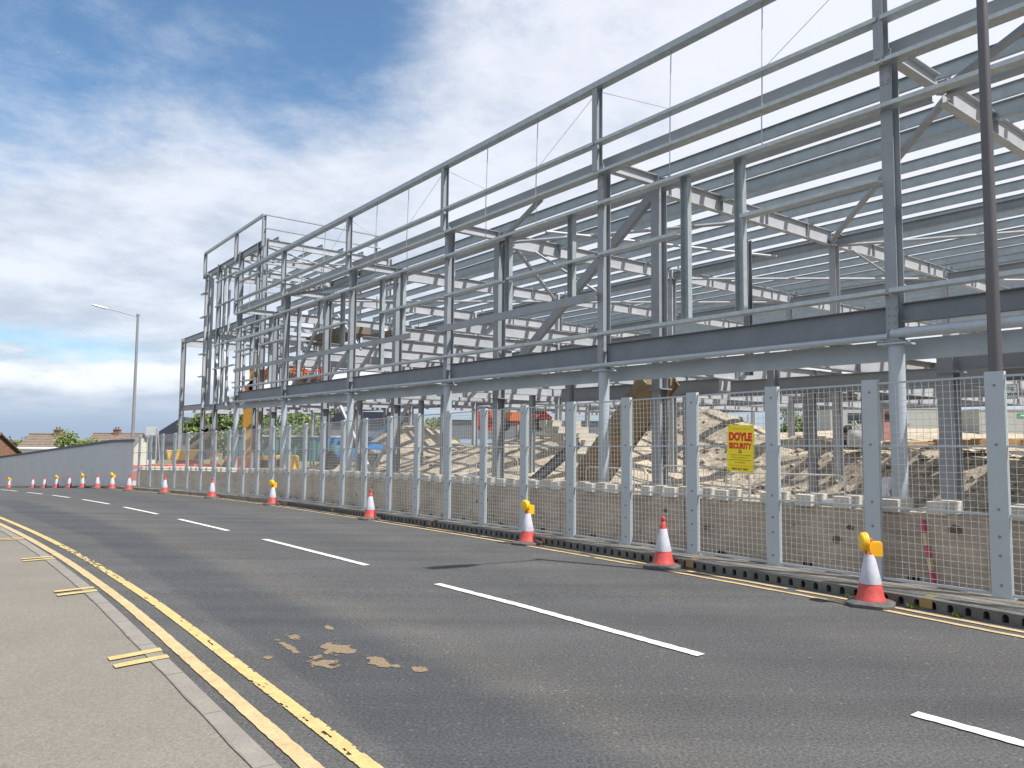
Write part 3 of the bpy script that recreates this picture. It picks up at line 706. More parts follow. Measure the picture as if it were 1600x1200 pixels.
for k in range(120):
    u=R2.uniform(-6,38.3); w=R2.uniform(.05,.2); h=R2.uniform(.02,.09); n=9
    ring=[(u+w*(i/(n-1)-.5),WH-(h*math.sin(math.pi*i/(n-1))**.6)*R2.uniform(.5,1.1)) for i in range(n)]
    top=[(ring[-1][0],WH-.001),(ring[0][0],WH-.001)]
    vs=[gP(x,vW(x)-.006,z) for x,z in [ring[0]]+ring[1:-1]+[ring[-1]]+top]
    if len(vs)>3: bm.faces.new([bm.verts.new(q) for q in vs])
tag(part('mortar_drip',bm,M['mortar'],BW),kind='stuff')
bm=NB(); RW=random.Random(17)
for k in range(46):
    u=RW.uniform(1,34); h=RW.uniform(.12,.82); r0=RW.choice((.012,.02,.035,.05)); n=9
    vs=[bm.verts.new(P(0,0)+gP(u+r0*RW.uniform(.5,1.2)*math.cos(i*2*math.pi/n),0,0)*0+P(u+r0*(1.4*math.cos(i*2*math.pi/n)+RW.uniform(-.3,.3)),vW(u)-.004,gz(P(u,9.3).y)+h+r0*(math.sin(i*2*math.pi/n)+RW.uniform(-.3,.3)))) for i in range(n)]
    bm.faces.new(vs)
tag(part('dark_mark',bm,M['darkmark'],BW),kind='stuff')
bm=NB(); box(bm,-.22,.22,-.1075,.1075,0,.155)
bmesh.ops.bevel(bm,geom=bm.edges[:],offset=.006,segments=1,affect='EDGES')
blk=mesh_of('concrete_block',bm,[M['block']])
u=-5.8; k=0
R3=random.Random(12)
first=None
while u<39.4:
    a=UVR+math.pi/2+R3.uniform(-.06,.06)
    o=bpy.data.objects.new('concrete_block',blk); C.objects.link(o)
    o.location=gP(u,vW(u)+.175+R3.uniform(-.03,.03),WH+.003); o.rotation_euler=(0,0,a)
    WM[o.name]=Matrix.Translation(o.location)
    near=8.9>u>2.5
    o['label']='pale concrete block laid crosswise on top of the brown boundary wall'; o['category']='block'; o['group']='concrete blocks on the boundary wall'
    u+=R3.choice((.48,.56,.62,.50,.80,.46,.9 if u<6 else .55)); k+=1
# ranging rod leaning against the wall
rr=empty('ranging_rod',gP(3.93,9.25,.13),0,'pink and cream banded marker post standing against the brown wall','marker post')
for i in range(5):
    bm=NB(); a=gP(3.93+.02*i,9.29,.14+i*.145); b=gP(3.93+.02*(i+1),9.29,.14+(i+1)*.145)
    prof(bm,a,b,Bsec(.075,.03),up=N); part('band',bm,M['pinkp'] if i%2==0 else M['cream'],rr)
# ---------------------------------------------------------------- hoarding at the bend
HO=empty('hoarding',gP(38.86,7.36,0),UVR,'long grey corrugated sheet hoarding with navy top edge at the bend','hoarding')
HU=[38.86,43.1,49,55.4,62.8,71.5,82,95]; HV=[7.38,7.16,6.63,6.04,5.3,4.0,1.2,-4.0]; HZ=[1.51,1.44,1.13,.80,.39,-.14,-.95,-2]
def hp(u,dv=0,z=0): return P(u,interp(u,HU,HV)+dv,z)
segs=[(38.86,49),(49,59),(59,71.5),(71.5,95)]
for a,b in segs:
    bm=NB(); rows=[]; u=a; k=0; st=[.09,.03,.10,.03]
    off=[0,0,.028,.028]
    while u<b+.06:
        p=hp(u,off[k%4]); t=interp(u,HU,HZ); g=gz(p.y)
        rows.append((bm.verts.new((p.x,p.y,g-.15)),bm.verts.new((p.x,p.y,t-.12)))); u+=st[k%4]; k+=1
    for r,s_ in zip(rows,rows[1:]): bm.faces.new((r[0],r[1],s_[1],s_[0]))
    part('sheet',bm,M['hoard'],HO)
    bm=NB(); rings=[]
    for u in frange(a,b,1.2):
        t=interp(u,HU,HZ); rings.append([hp(u,-.05,t-.125),hp(u,-.05,t),hp(u,.06,t),hp(u,.06,t-.125)])
    loft(bm,rings); part('capping',bm,M['navy'],HO)
# ---------------------------------------------------------------- traffic cones and lamps
def mk_cone(loc,rz,label,tilt=0):
    t=empty('traffic_cone',loc,rz,label,'traffic cone','traffic cones along the far kerb')
    bm=NB(); s=.235; c=.09
    oc=lambda s,c,z:[Vector(p) for p in ((-s+c,-s,z),(s-c,-s,z),(s,-s+c,z),(s,s-c,z),(s-c,s,z),(-s+c,s,z),(-s,s-c,z),(-s,-s+c,z))]
    loft(bm,[oc(s,c,.002),oc(s,c,.035),oc(s-.03,c*.8,.05),oc(.165,.06,.062)]); obj('base',bm,M['rubber'],t)
    bm=NB(); lathe(bm,[(.158,.058),(.155,.075),(.138,.10),(.098,.30),(.078,.40),(.045,.57),(.034,.64),(.030,.645),(.030,.66),(.036,.672),(.036,.70),(.030,.715),(.0,.72)][:-1],28)
    obj('cone_body',bm,M['conered'],t,smooth=True)
    bm=NB(); lathe(bm,[(.1145,.235),(.1155,.24),(.0525,.545),(.051,.548)],28); obj('reflective_sleeve',bm,M['conewhite'],t,smooth=True)
    return t
def mk_lamp(loc,rz,label):
    t=empty('warning_lamp',loc,rz,label,'warning lamp','yellow warning lamps on cones')
    bm=NB(); box(bm,-.02,.125,-.045,.045,-.13,.035); box(bm,-.035,-.021,-.05,.05,-.12,.02)
    bmesh.ops.bevel(bm,geom=bm.edges[:],offset=.01,segments=2,affect='EDGES'); obj('battery_case',bm,M['lampy'],t)
    Mx=Matrix.Translation((-.055,0,.03))@Matrix.Rotation(math.pi/2,4,'Y')
    bm=NB(); lathe(bm,[(.03,-.045),(.085,-.035),(.098,-.02),(.098,-.006)],24,M=Mx); lathe(bm,[(.098,.020),(.098,.032),(.04,.045),(.03,.045)],24,M=Mx); obj('lens',bm,M['lampl'],t,smooth=True)
    bm=NB(); lathe(bm,[(.103,-.0055),(.103,.0195)],24,M=Mx); obj('lens_ring',bm,M['lampy'],t,smooth=True)
    bm=NB(); lathe(bm,[(.03,.036),(.034,.055),(.022,.07),(.008,.075)],14); obj('cap',bm,M['conered'],t,smooth=True)
    return t
CN=[(4.09,8.12,1,'nearest traffic cone, carrying a yellow lamp, by the two-tone marker post'),(7.12,8.25,0,'tallest looking lampless red and white cone, in front of the fence below the yellow sign'),
 (10.33,8.36,1,'red and white cone with a yellow lamp, third from the right of the picture'),(16.38,8.36,0,'lampless cone fourth from the right, by the middle of the drainage kerb'),
 (22.95,8.35,1,'cone with yellow lamp where the drainage kerb holes end'),(29.6,8.0,0,'lampless cone beside the bend, second right of the hoarding end'),
 (34.8,7.4,0,'lampless cone standing just right of the grey hoarding end'),
 (38.9,6.72,0,'lampless cone at the joint between mesh fence and grey hoarding'),(42.0,6.6,1,'rightmost lamp-topped cone in front of the grey hoarding'),(45.1,6.5,0,'lampless cone between the two right lamp cones by the hoarding'),
 (48.6,6.3,1,'middle lamp-topped cone in front of the grey hoarding'),(52.2,5.95,0,'lampless cone left of the middle lamp cone by the hoarding'),(56.0,5.5,1,'lamp-topped cone left of centre in front of the grey hoarding'),
 (60.5,5.0,0,'lampless cone, right one of the far left pair by the hoarding'),(64,4.6,0,'lampless cone, left one of the far left pair by the hoarding'),(70,3.9,1,'leftmost visible cone, with a yellow lamp, at the low end of the hoarding')]
PXT=[1362,1038,832,580,430,331,257,201.5,175,152,129,108,88,69,51,14]
def projx(p):
    q=Vector(p)-Vector((0,0,EYE)); z=q.dot(_f); return 800+F*q.dot(cr)/z
protoL=None
for i,(u,v,lamp,lab) in enumerate(CN):
    if i>=5:   # slide along the kerb to where this cone stands
        lo,hi=26,80
        for _ in range(30):
            mid=(lo+hi)/2
            if projx(gP(mid,vK(mid)-.30))>PXT[i]: lo=mid
            else: hi=mid
        u=lo; v=vK(u)-.30
    rot=UVR+R.uniform(-.2,.3)
    if i==0: rot=UVR+.35
    t=mk_cone(gP(u,v,.004),rot,lab)
    if lamp:
        mk_lamp(gP(u,v,.655),{0:math.radians(-8),2:math.radians(38)}.get(i,math.radians(60)),['yellow warning lamp clipped on the nearest cone, facing left',None,'yellow warning lamp on the cone third from the right',None,'yellow warning lamp on the cone where the drainage kerb ends',None,None,None,'yellow warning lamp on the rightmost lamp cone by the hoarding',None,'yellow warning lamp on the middle lamp cone by the hoarding',None,'yellow warning lamp left of centre in front of the hoarding',None,None,'yellow warning lamp on the leftmost cone by the hoarding'][i])
# ---------------------------------------------------------------- street lamps
def street_lamp(loc,h,r0,r1,mm,label,arm=1.9,d=-N,lift=.42):
    t=empty('street_lamp',loc,0,label,'street lamp')
    bm=NB(); tube(bm,(0,0,0),(0,0,1.2),r0*1.0,20,r0); tube(bm,(0,0,1.2),(0,0,h),r0,20,r1); tube(bm,(0,0,h),(0,0,h+.08),r1*1.35,16,r1*1.3); obj('column',bm,mm,t,smooth=True)
    bm=NB(); a=Vector((0,0,h-.05))+d*.02; b=a+d*arm*.62+Z*lift*.62; tube(bm,a,b,.024,10); obj('arm',bm,mm,t,smooth=True)
    bm=NB(); X=(d*arm+Z*lift).normalized(); Y=Z.cross(X).normalized(); U=X.cross(Y)
    M4=Matrix.Translation(b)@Matrix((X,Y,U)).transposed().to_4x4()
    rings=[]
    for x,w,hh in ((-.05,.035,.03),(.02,.07,.05),(.2,.13,.045),(.5,.14,.035),(.72,.10,.022)):
        rings.append([M4@Vector((x,y*w,z*hh)) for y,z in ((-1,-.6),(-.7,-1),(.7,-1),(1,-.6),(.8,.6),(.3,1),(-.3,1),(-.8,.6))])
    loft(bm,rings); obj('lantern',bm,M['lum'],t,smooth=True)
    bm=NB(); box(bm,.18,.5,-.08,.08,-.048,-.040,M=M4); obj('light_panel',bm,M['glass'],t)
    bm=NB(); tube(bm,M4@Vector((.3,0,.03)),M4@Vector((.3,0,.10)),.03,10); obj('photocell',bm,M['lum'],t)
    return t
pole=P(3.28,9.5); pole.z=gz(pole.y)+.13
sl1=street_lamp(pole,8.2,.073,.052,M['pole'],'brown painted street lamp column rising behind the fence at the right edge',1.7)
lp2=P(42.2,7.95); lp2.z=-1.1
street_lamp(lp2,9.0,.085,.06,M['pole2'],'grey street lamp standing behind the far end of the grey hoarding',2.3)
# ---------------------------------------------------------------- writing
def text_mesh(body,size,bold=0,align='CENTER',sx=1.0):
    cv=bpy.data.curves.new('t','FONT'); cv.body=body; cv.size=size; cv.align_x=align; cv.align_y='CENTER'; cv.offset=bold; cv.extrude=.0006; cv.resolution_u=3
    o=bpy.data.objects.new('t',cv); C.objects.link(o); dg=bpy.context.evaluated_depsgraph_get(); me=bpy.data.meshes.new_from_object(o.evaluated_get(dg)); bpy.data.objects.remove(o)
    xs=[v.co.x for v in me.vertices]; 
    return me
def put_text(name,body,h,w,x,z,m,parent,y=-.004,bold=0):
    me=text_mesh(body,1.0,bold)
    xs=[v.co.x for v in me.vertices]; ys=[v.co.y for v in me.vertices]
    cx,cy=(min(xs)+max(xs))/2,(min(ys)+max(ys))/2; sx=w/(max(xs)-min(xs)); sy=h/(max(ys)-min(ys))
    for v in me.vertices:
        X,Y_,Z_=v.co; v.co=Vector((x+(X-cx)*sx,y-Z_,z+(Y_-cy)*sy))
    me.name=name; me.materials.clear(); me.materials.append(m)
    o=bpy.data.objects.new(name,me); C.objects.link(o); o.parent=parent; return o
# local x to the reader's right, y away from the reader
SROT=UVR+math.pi
s=empty('security_sign',gP(6.32,vF(6.32)-.075,1.70),SROT,'yellow security sign with red lettering wired to the mesh fence','sign')
s.rotation_euler=(0,math.radians(1.5),SROT)
bm=NB(); box(bm,-.215,.215,-.003,.003,-.33,.33); obj('sign_board',bm,M['signy'],s)
put_text('lettering','DOYLE',.125,.38,0,.165,M['signr'],s,bold=.07)
put_text('lettering','SECURITY',.088,.38,0,.035,M['signr'],s,bold=.06)
put_text('lettering','Protected 24 hrs by',.026,.33,0,.275,M['signo'],s)
for i,(tx,w) in enumerate((('Trespassers will be prosecuted',.34),('this site is patrolled by our',.28),('guards and monitored cameras',.35),('at all times',.16))):
    put_text('lettering',tx,.018,w,0,-.095-.034*i,M['signb'],s)
put_text('lettering','www.doylesecurity.co.uk',.022,.37,0,-.245,M['signo'],s)
put_text('lettering','0800 027 3847',.030,.28,0,-.290,M['signb'],s,bold=.02)
bm=NB()
tri=[(-.035,-.065),(.035,-.065),(0,-.005)]; ins=[(-.021,-.057),(.021,-.057),(0,-.021)]
A=[bm.verts.new((x,-.0045,z)) for x,z in tri]; B=[bm.verts.new((x,-.0045,z)) for x,z in ins]
for i in range(3): bm.faces.new((A[i],A[(i+1)%3],B[(i+1)%3],B[i]))
bm.faces.new([bm.verts.new((x,-.0045,z)) for x,z in ((-.003,-.052),(.003,-.052),(.002,-.034),(-.002,-.034))])
obj('warning_triangle',bm,M['signb'],s)
bm=NB()
for x,z in ((-.19,.31),(.19,.31),(-.19,-.31),(.19,-.31)): lathe(bm,[(.007,0),(.007,.004)],8,M=Matrix.Translation((x,-.007,z))@Matrix.Rotation(math.pi/2,4,'X'))
obj('cable_tie',bm,M['bolt'],s)
s=empty('parking_sign',pole+Vector((0,0,2.22))+(-D*.10-N*.08),SROT+math.radians(-14),'small white sign with black lettering fixed to the brown lamp column','sign')
bm=NB(); box(bm,-.16,.16,-.002,.002,-.085,.085); obj('sign_board',bm,M['whitep'],s)
bm=NB()
for a in ((-.15,.15,.070,.075),(-.15,.15,-.075,-.070),(-.15,-.145,-.0699,.0699),(.145,.15,-.0699,.0699)): box(bm,a[0],a[1],-.0045,-.0025,a[2],a[3])
obj('border',bm,M['signb'],s)
put_text('lettering','Parking',.055,.24,0,.034,M['signb'],s,bold=.01)
put_text('lettering','zone',.04,.17,.06,-.036,M['signb'],s,bold=.01)
# ---------------------------------------------------------------- building site ground
from mathutils import noise as MN
def site(u,v):
    b=sitez(u)
    # excavated bank: a terrace roughly a metre higher behind it
    toe=interp(u,[-10,6,13,20,30,40],[17,19,21.5,23.5,26,30])
    w=interp(u,[0,12,20,30,40],[1.6,2.0,4.5,6,8]); top=interp(u,[-5,10,20,30,45,60],[1.25,1.3,1.6,1.9,1.0,0.])
    t=max(0,min(1,(v-toe)/w)); t=t*t*(3-2*t)
    z=b+(top-b)*t
    t2=max(0,min(1,(v-36)/26)); z+=.85*t2*t2*(3-2*t2)*(1 if u<28 else max(0,1-(u-28)/12))
    p=P(u,v)
    for (hx,hy,r,h) in ((3.5,33,5.5,1.45),(-1,36,5,1.3),(8,34,4,1.2),(-5,42,4.0,2.0),(-7.5,44,5,1.3)):
        d2=((p.x-hx)**2+(p.y-hy)**2)/(r*r); z+=h*math.exp(-d2*1.3)
    z+=MN.fractal(Vector((p.x*.35,p.y*.35,0)),1,2,4)*.10*(1+1.6*t)+MN.noise(Vector((p.x*2.3,p.y*2.3,5)))*.05*(1+1.2*(t>.05 and t<.98))
    return z
bm=NB(); rows=[]
vv=[9.47]; 
while vv[-1]<90: vv.append(vv[-1]+(.22 if vv[-1]<26 else .6 if vv[-1]<50 else 4))
uu=[-25]
while uu[-1]<62: uu.append(uu[-1]+(.35 if -8<uu[-1]<30 else .9))
grid=[]
for u in uu: 
    row=[]
    for v in vv:
        z=site(u,v)
        if v<9.5: z=gz(P(u,v).y)+.5
        row.append(bm.verts.new(P(u,max(v,(vW(min(max(u,-20),38.8))+.125)) if v<9.5 else v,z)))
    grid.append(row)
for a,b in zip(grid,grid[1:]):
    for j in range(len(vv)-1):
        f=bm.faces.new((a[j+1],a[j],b[j],b[j+1])); 
        vm=(vv[j]+vv[j+1])/2; um=uu[grid.index(a)] if False else 0
        toe=14.5
        f.material_index=0
        nz_=abs(a[j+1].co.z-a[j].co.z)/(vv[j+1]-vv[j])
        if nz_>.22 and vm<32: f.material_index=1
tag(obj('site_ground',bm,[M['sand'],M['clay']],smooth=False),kind='structure')
# loose rubble and debris on the site
bm=NB(); R4=random.Random(5)
for k in range(2200):
    u=R4.uniform(-2,32); v=R4.choice((R4.uniform(11,32),interp(u,[-10,6,13,20,30,40],[17,19,21.5,23.5,26,30])+R4.uniform(-.5,3.5))); r=R4.choice((.03,.05,.05,.08,.12))*R4.uniform(.6,1.3); z=site(u,v)
    vs=[]; c=P(u,v,z+r*.2)
    g=bmesh.ops.create_icosphere(bm,subdivisions=1,radius=r,matrix=Matrix.Translation(c)@Matrix.Diagonal((R4.uniform(.6,1.4),R4.uniform(.6,1.4),R4.uniform(.4,.9),1)))
    for q in g['verts']: q.co+=Vector((R4.uniform(-1,1),R4.uniform(-1,1),R4.uniform(-1,1)))*r*.22
tag(obj('rubble',bm,M['clay']),'broken stones and clods scattered over the excavated ground','rubble',kind='stuff')
# ---------------------------------------------------------------- concrete and steel stairs inside the frame
def flight(name,label,cat,p0,p1,width,n,dirw,m,thick=.16,stringer=None):
    """p0 bottom, p1 top; width along dirw"""
    t=empty(name,p0,0,label,cat); p0=Vector(p0);p1=Vector(p1); d=p1-p0; run=Vector((d.x,d.y,0)); w=Vector(dirw)*width
    bm=NB(); pts=[]
    for i in range(n):
        a=p0+run*(i/n)+Z*(d.z*i/n); pts+= [a,a+Z*(d.z/n)]
    pts.append(p0+d)
    nrm=Vector((d.x,d.y,d.z)).normalized(); dn=Z*(-thick*1.3)
    pts2=[p0+d+dn, p0+dn+run*.02]
    allp=pts+pts2
    loft(bm,[[q for q in allp],[q+w for q in allp]]); 
    bmesh.ops.recalc_face_normals(bm,faces=bm.faces[:])
    obj('steps',bm,m,t,world=True)
    if stringer:
        for k,o in enumerate((-.06,width+.02)):
            bm=NB(); prof(bm,p0+Vector(dirw)*o+Z*.02-Z*.1,p1+Vector(dirw)*o+Z*.02-Z*.1,Bsec(.30,.05)); obj('stringer',bm,stringer,t,world=True)
    return t
def U(u,v,z): return P(u,v,z)
flight('stair_flight','brown underside of a large steel stair flight rising to the first floor','stairs',U(16.4,14.6,.1),U(13.2,14.6,3.4),1.25,15,N,M['rustst'],stringer=M['rustst'])
flight('stair_flight','pale precast concrete stair flight seen through the mesh left of the brown stairs','stairs',U(17.0,16,1.05),U(19.2,16,2.35),1.6,6,N,M['precast'])
t=empty('ramp_beam',U(19.6,15.8,0),0,'dark inclined steel beam under the pale concrete steps','steel beam')
bm=NB(); prof(bm,U(19.9,15.8,-.1),U(17.0,15.8,1.65),Isec(.28,.2)); obj('beam',bm,M['steelb'],t,world=True)


t=empty('stair_landing',U(35.2,18.2,6.75),UVR,'precast landing slab high up in the left part of the frame','landing slab')
bm=NB(); box(bm,-1.5,1.4,-1.6,0,.2,.45); obj('slab',bm,M['rustd'],t)
# ---------------------------------------------------------------- vegetation
def leaves(bm,c,rx,ry,rz_,n,s,R_,clumps=10):
    cs=[]
    for _ in range(clumps):
        d=Vector((R_.gauss(0,1),R_.gauss(0,1),R_.gauss(0,1))).normalized()*R_.uniform(.35,.85)
        cs.append((Vector((c[0]+d.x*rx,c[1]+d.y*ry,c[2]+d.z*rz_)),R_.uniform(.25,.5)))
    for _ in range(n):
        q,k=R_.choice(cs); d=Vector((R_.gauss(0,1),R_.gauss(0,1),R_.gauss(0,1))).normalized()*R_.random()**.4*k
        p=q+Vector((d.x*rx,d.y*ry,d.z*rz_)); a=Vector((R_.gauss(0,1),R_.gauss(0,1),R_.gauss(0,1))).normalized(); b=a.orthogonal().normalized(); w=s*R_.uniform(.6,1.3)
        bm.faces.new([bm.verts.new(p+x) for x in (a*w,b*w*.6,-a*w,-b*w*.6)]).material_index=0 if R_.random()<.6 else 1
def tree(x,y,zb,h,rx,n,s,label,ms=('leafd','leafl'),seed=1,group=None,name='tree',cat='tree',flat=.75,clumps=14):
    R_=random.Random(seed); t=empty(name,(x,y,zb),0,label,cat,group)
    bm=NB(); tube(bm,(0,0,0),(0,0,h*.45),h*.03,8,h*.02)
    for k in range(6):
        a=R_.uniform(0,6.28); tube(bm,(0,0,h*R_.uniform(.2,.42)),(math.cos(a)*rx*.6,math.sin(a)*rx*.6,h*R_.uniform(.55,.85)),h*.014,6,h*.004)
    obj('trunk',bm,M['bark'],t)
    bm=NB(); leaves(bm,(0,0,h*.6),rx,rx,h*.42*flat/.75,n,s,R_,clumps); obj('crown',bm,[M[ms[0]],M[ms[1]]],t); return t
def at(px,py,y):   # point in the world seen at this depth (used once to place far things)
    dx,dy=px-800,py-600; a=dx*math.cos(ROLL)+dy*math.sin(ROLL); b=-dx*math.sin(ROLL)+dy*math.cos(ROLL)
    r=_f+_r*(a/F)-_u*(b/F); return Vector((0,0,EYE))+r*(y/r.y)
k=0
for px,top,y,h,rx,lab in ((318,640,62,3.8,2.0,'thin topped bushy tree seen left of the stair tower'),(352,648,60,3.6,2.4,'low green tree behind the foot of the stair tower'),(430,610,75,7.5,4.5,'broad tree behind the orange boom'),(480,600,82,8,5,'tall green tree right of the orange boom'),(520,640,78,6,4.5,'rounded tree behind the blue lift'),(405,635,66,5.5,3.5,'dark tree left of the orange boom foot'),(560,655,85,6,4.5,'tree behind the dark roofed shed'),
   (670,652,60,4.2,3.0,'dense green bush behind the sandy slope'),(640,665,66,4.0,3.2,'green bush between sandy slope and dark shed'),(1245,640,72,5.2,2.6,'bright green tree beside the grey cabin'),(1215,655,80,4.5,2.4,'small green tree right of the pale blue hoarding'),(1108,668,60,2.2,1.2,'small dark shrub beside the pale blue hoarding')):
    p=at(px,top,y); k+=1
    tree(p.x,y,p.z-h,h,rx,2600,.16,lab,seed=k)
flight('stair_flight','upper dark brown stair flight high in the far left of the frame','stairs',at(478,528,43),at(540,508,40),1.5,9,N,M['rustd'],thick=.3)
flight('stair_flight','lower brown stair flight dropping to the right beside the orange boom','stairs',at(492,612,42.5),at(436,572,46),1.5,12,N,M['rustst'],thick=.25)
# trees at the left, above the hoarding
p=at(122,676,74); tree(p.x,74,p.z-5,5,2.3,3000,.13,'bright green rounded tree behind the grey hoarding between two tiled roofs',('leafl','leafl'),seed=31)
for px,top,y,h,rx,lab in ((28,680,150,9,6,'dark distant tree between the brick gable and the first tiled roof'),(18,686,140,8,4,'low dark distant tree beside the brick gable'),(208,683,170,9,5,'dark distant tree just right of the second chimney'),(222,684,160,8,5,'dark distant tree left of the white mast box'),(246,684,150,7,5,'dark distant tree right of the white mast box')):
    p=at(px,top,y); k+=1; tree(p.x,y,p.z-h,h,rx,1400,.3,lab,('leaff','leafd'),seed=k)
# far wooded skyline: one mass
bm=NB(); R5=random.Random(9)
for i in range(420):
    x=-420+i*1.9+R5.uniform(-1,1); y=420+R5.uniform(-30,60); z=gz(y)-.4
    leaves(bm,(x,y,z+2.3),3.6,3.0,R5.uniform(2.2,3.8),26,1.0,R5,3)
tag(obj('distant_woodland',bm,[M['leaff'],M['leaff']]),'hazy dark green line of far off woodland along the horizon','woodland',kind='stuff')
# ---------------------------------------------------------------- houses beyond the hoarding
def house(px0,px1,ytop,y,depth,rh,label,chim=None,hip=.0,wall='render',rz_=0.0,ext=0):
    a=at(px0,ytop,y); b=at(px1,ytop,y); w=b.x-a.x; zt=a.z; zg=gz(y)-1
    t=empty('house',((a.x+b.x)/2,y,zg),rz_,label,'house'); h=zt-zg; e=h-rh; W2=w/2; d=depth/2
    bm=NB(); prism(bm,[(-W2+.25,0),(W2-.25,0),(W2-.25,e),(-W2+.25,e)],-d+.3,d-.3)
    for s_ in (-1,1):
        loft(bm,[[Vector((s_*(W2-.25),-d+.3,e)),Vector((s_*(W2-.25),d-.3,e)),Vector((s_*(W2-.25),0,h-.18))],[Vector((s_*(W2-.35),-d+.3,e)),Vector((s_*(W2-.35),d-.3,e)),Vector((s_*(W2-.35),0,h-.18))]])
    obj('wall',bm,M[wall],t)
    bm=NB(); n=9   # tiled courses as shallow steps on each slope
    for s_ in (-1,1):
        for i in range(n):
            f0,f1=i/n,(i+1)/n
            y0,y1=s_*d*(1-f0),s_*d*(1-f1); z0,z1=e+(h-e)*f0+.06,e+(h-e)*f1+.02
            vs=[(-W2,y0,z0),(W2,y0,z0),(W2,y1,z1),(-W2,y1,z1)]
            rings=[[Vector(q) for q in vs],[Vector(q)-Vector((0,0,.07)) for q in vs]]
            loft(bm,rings)
    tube(bm,(-W2,0,h+.02),(W2,0,h+.02),.11,8)
    bmesh.ops.recalc_face_normals(bm,faces=bm.faces[:]); rf=obj('roof',bm,M['tile'],t)
    if chim:
        cx=(at(chim,ytop,y).x-(a.x+b.x)/2)
        bm=NB(); box(bm,cx-.34,cx+.34,-.3,.3,h-.7,h+.45); box(bm,cx-.40,cx+.40,-.36,.36,h+.452,h+.56); c=obj('chimney',bm,M['brickp'],rf)
        for q in (-.17,.17):
            bm=NB(); lathe(bm,[(.11,h+.562),(.09,h+.8),(.11,h+.84)],10,cx=cx+q); obj('chimney_pot',bm,M['tile'],rf)
    for x in (-W2*.5,W2*.35):
        bm=NB(); box(bm,x-.6,x+.6,-d+.22,-d+.295,e-1.5,e-.4); wn=obj('window',bm,M['glass'],t)
        bm=NB(); box(bm,x-.68,x-.602,-d+.2,-d+.295,e-1.58,e-.32); box(bm,x+.602,x+.68,-d+.2,-d+.295,e-1.58,e-.32); box(bm,x-.6,x+.6,-d+.2,-d+.295,e-1.58,e-1.502); obj('frame',bm,M['whitep'],wn)
    return t
house(46,112,678.5,84,7.5,2.6,'house with brown tiled roof and one chimney, left of the bright green tree',chim=91)
house(146,225,677.5,92,8,2.6,'house with brown tiled roof and chimney, right of the bright green tree',chim=183)
h1=house(-80,3,677,62,8,2.4,'red brick house with a gable end at the left edge',wall='brickp')
p=at(60,703,70); bm=NB(); box(bm,-2.2,2.2,-1.5,1.5,-2.5,.1); box(bm,-2.35,2.35,-1.65,1.65,.102,.22)
t=empty('flat_roofed_shed',(p.x,70,p.z),0,'low white flat roofed outbuilding peeping above the hoarding','shed'); obj('wall',bm,M['whitep'],t)
# ---------------------------------------------------------------- machines, cabins and loose things on the site
def rbox(name,bx,m,t,b=.03):
    bm=NB(); box(bm,*bx); bmesh.ops.bevel(bm,geom=bm.edges[:],offset=b,segments=2,affect='EDGES'); return obj(name,bm,m,t)
def wheel(t,x,y,r,w=.3):
    bm=NB(); Mx=Matrix.Translation((x,y,r))@Matrix.Rotation(math.pi/2,4,'X'); lathe(bm,[(r*.55,-w/2),(r*.93,-w/2),(r,-w*.35),(r,w*.35),(r*.93,w/2),(r*.55,w/2)],18,M=Mx); o=obj('wheel',bm,M['tyre'],t,smooth=True)
    bm=NB(); lathe(bm,[(r*.54,-w*.42),(r*.54,w*.42)],14,M=Mx); obj('rim',bm,M['steel2'],o)
def cabin(px0,px1,ytop,ybot,y,label,m='cabin',sign=False,door=True):
    a=at(px0,ybot,y); b=at(px1,ybot,y); h=(ybot-ytop)/F*y; w=b.x-a.x
    t=empty('site_cabin',((a.x+b.x)/2,y,a.z),0,label,'site cabin'); 
    bm=NB(); box(bm,-w/2,w/2,-1.3,1.3,.12,h-.1); 
    obj('wall',bm,M[m],t)
    bm=NB(); box(bm,-w/2-.04,w/2+.04,-1.34,1.34,h-.098,h); obj('roof',bm,M[m],t)
    for s_ in (-1,1):
        bm=NB(); box(bm,s_*w*.45-.1,s_*w*.45+.1,-1.2,-1.0,-.3,.118); obj('foot',bm,M['steel'],t)
    if door:
        bm=NB(); box(bm,w*.1,w*.1+.9,-1.33,-1.302,.16,h-.4); dr=obj('door',bm,M['steel2'],t); bm=NB(); box(bm,w*.1+.78,w*.1+.84,-1.38,-1.332,1.0,1.12); obj('handle',bm,M['steelb'],dr)
        bm=NB(); box(bm,-w*.35,-w*.35+1.1,-1.325,-1.302,h*.45,h*.8); obj('window',bm,M['glass'],t)
    if sign:
        bm=NB(); box(bm,-.15-w*.25,.85-w*.25,-1.335,-1.328,h*.72,h*.86); s_=obj('exit_sign',bm,M['greens'],t)
        bm=NB(); x=.05-w*.25; zc=h*.79
        bm.faces.new([bm.verts.new((x+q,-1.34,zc+z)) for q,z in ((0,-.03),(.3,-.03),(.3,-.1),(.5,0),(.3,.1),(.3,.03),(0,.03))]); obj('arrow',bm,M['whitep'],s_)
    return t
cabin(1288,1462,637,682,62,'long grey site cabin seen between the fence posts behind the round column',door=True)
cabin(1512,1760,640,685,50,'grey green site cabin with a green arrow sign at the right edge',sign=True,door=False)
# pale blue sheet hoarding
t=empty('pale_hoarding',at(1185,675,75),0,'pale blue sheet hoarding far behind the security sign','hoarding'); w=7.2
for i in range(6):
    bm=NB(); box(bm,-6+i*2,-6+i*2+1.96,-.03,.03,0,1.75); obj('sheet',bm,M['paleblue'],t)
    bm=NB(); box(bm,-6+i*2+.9,-6+i*2+1.0,-.07,-.032,0,1.8); obj('batten',bm,M['steel2'],t)
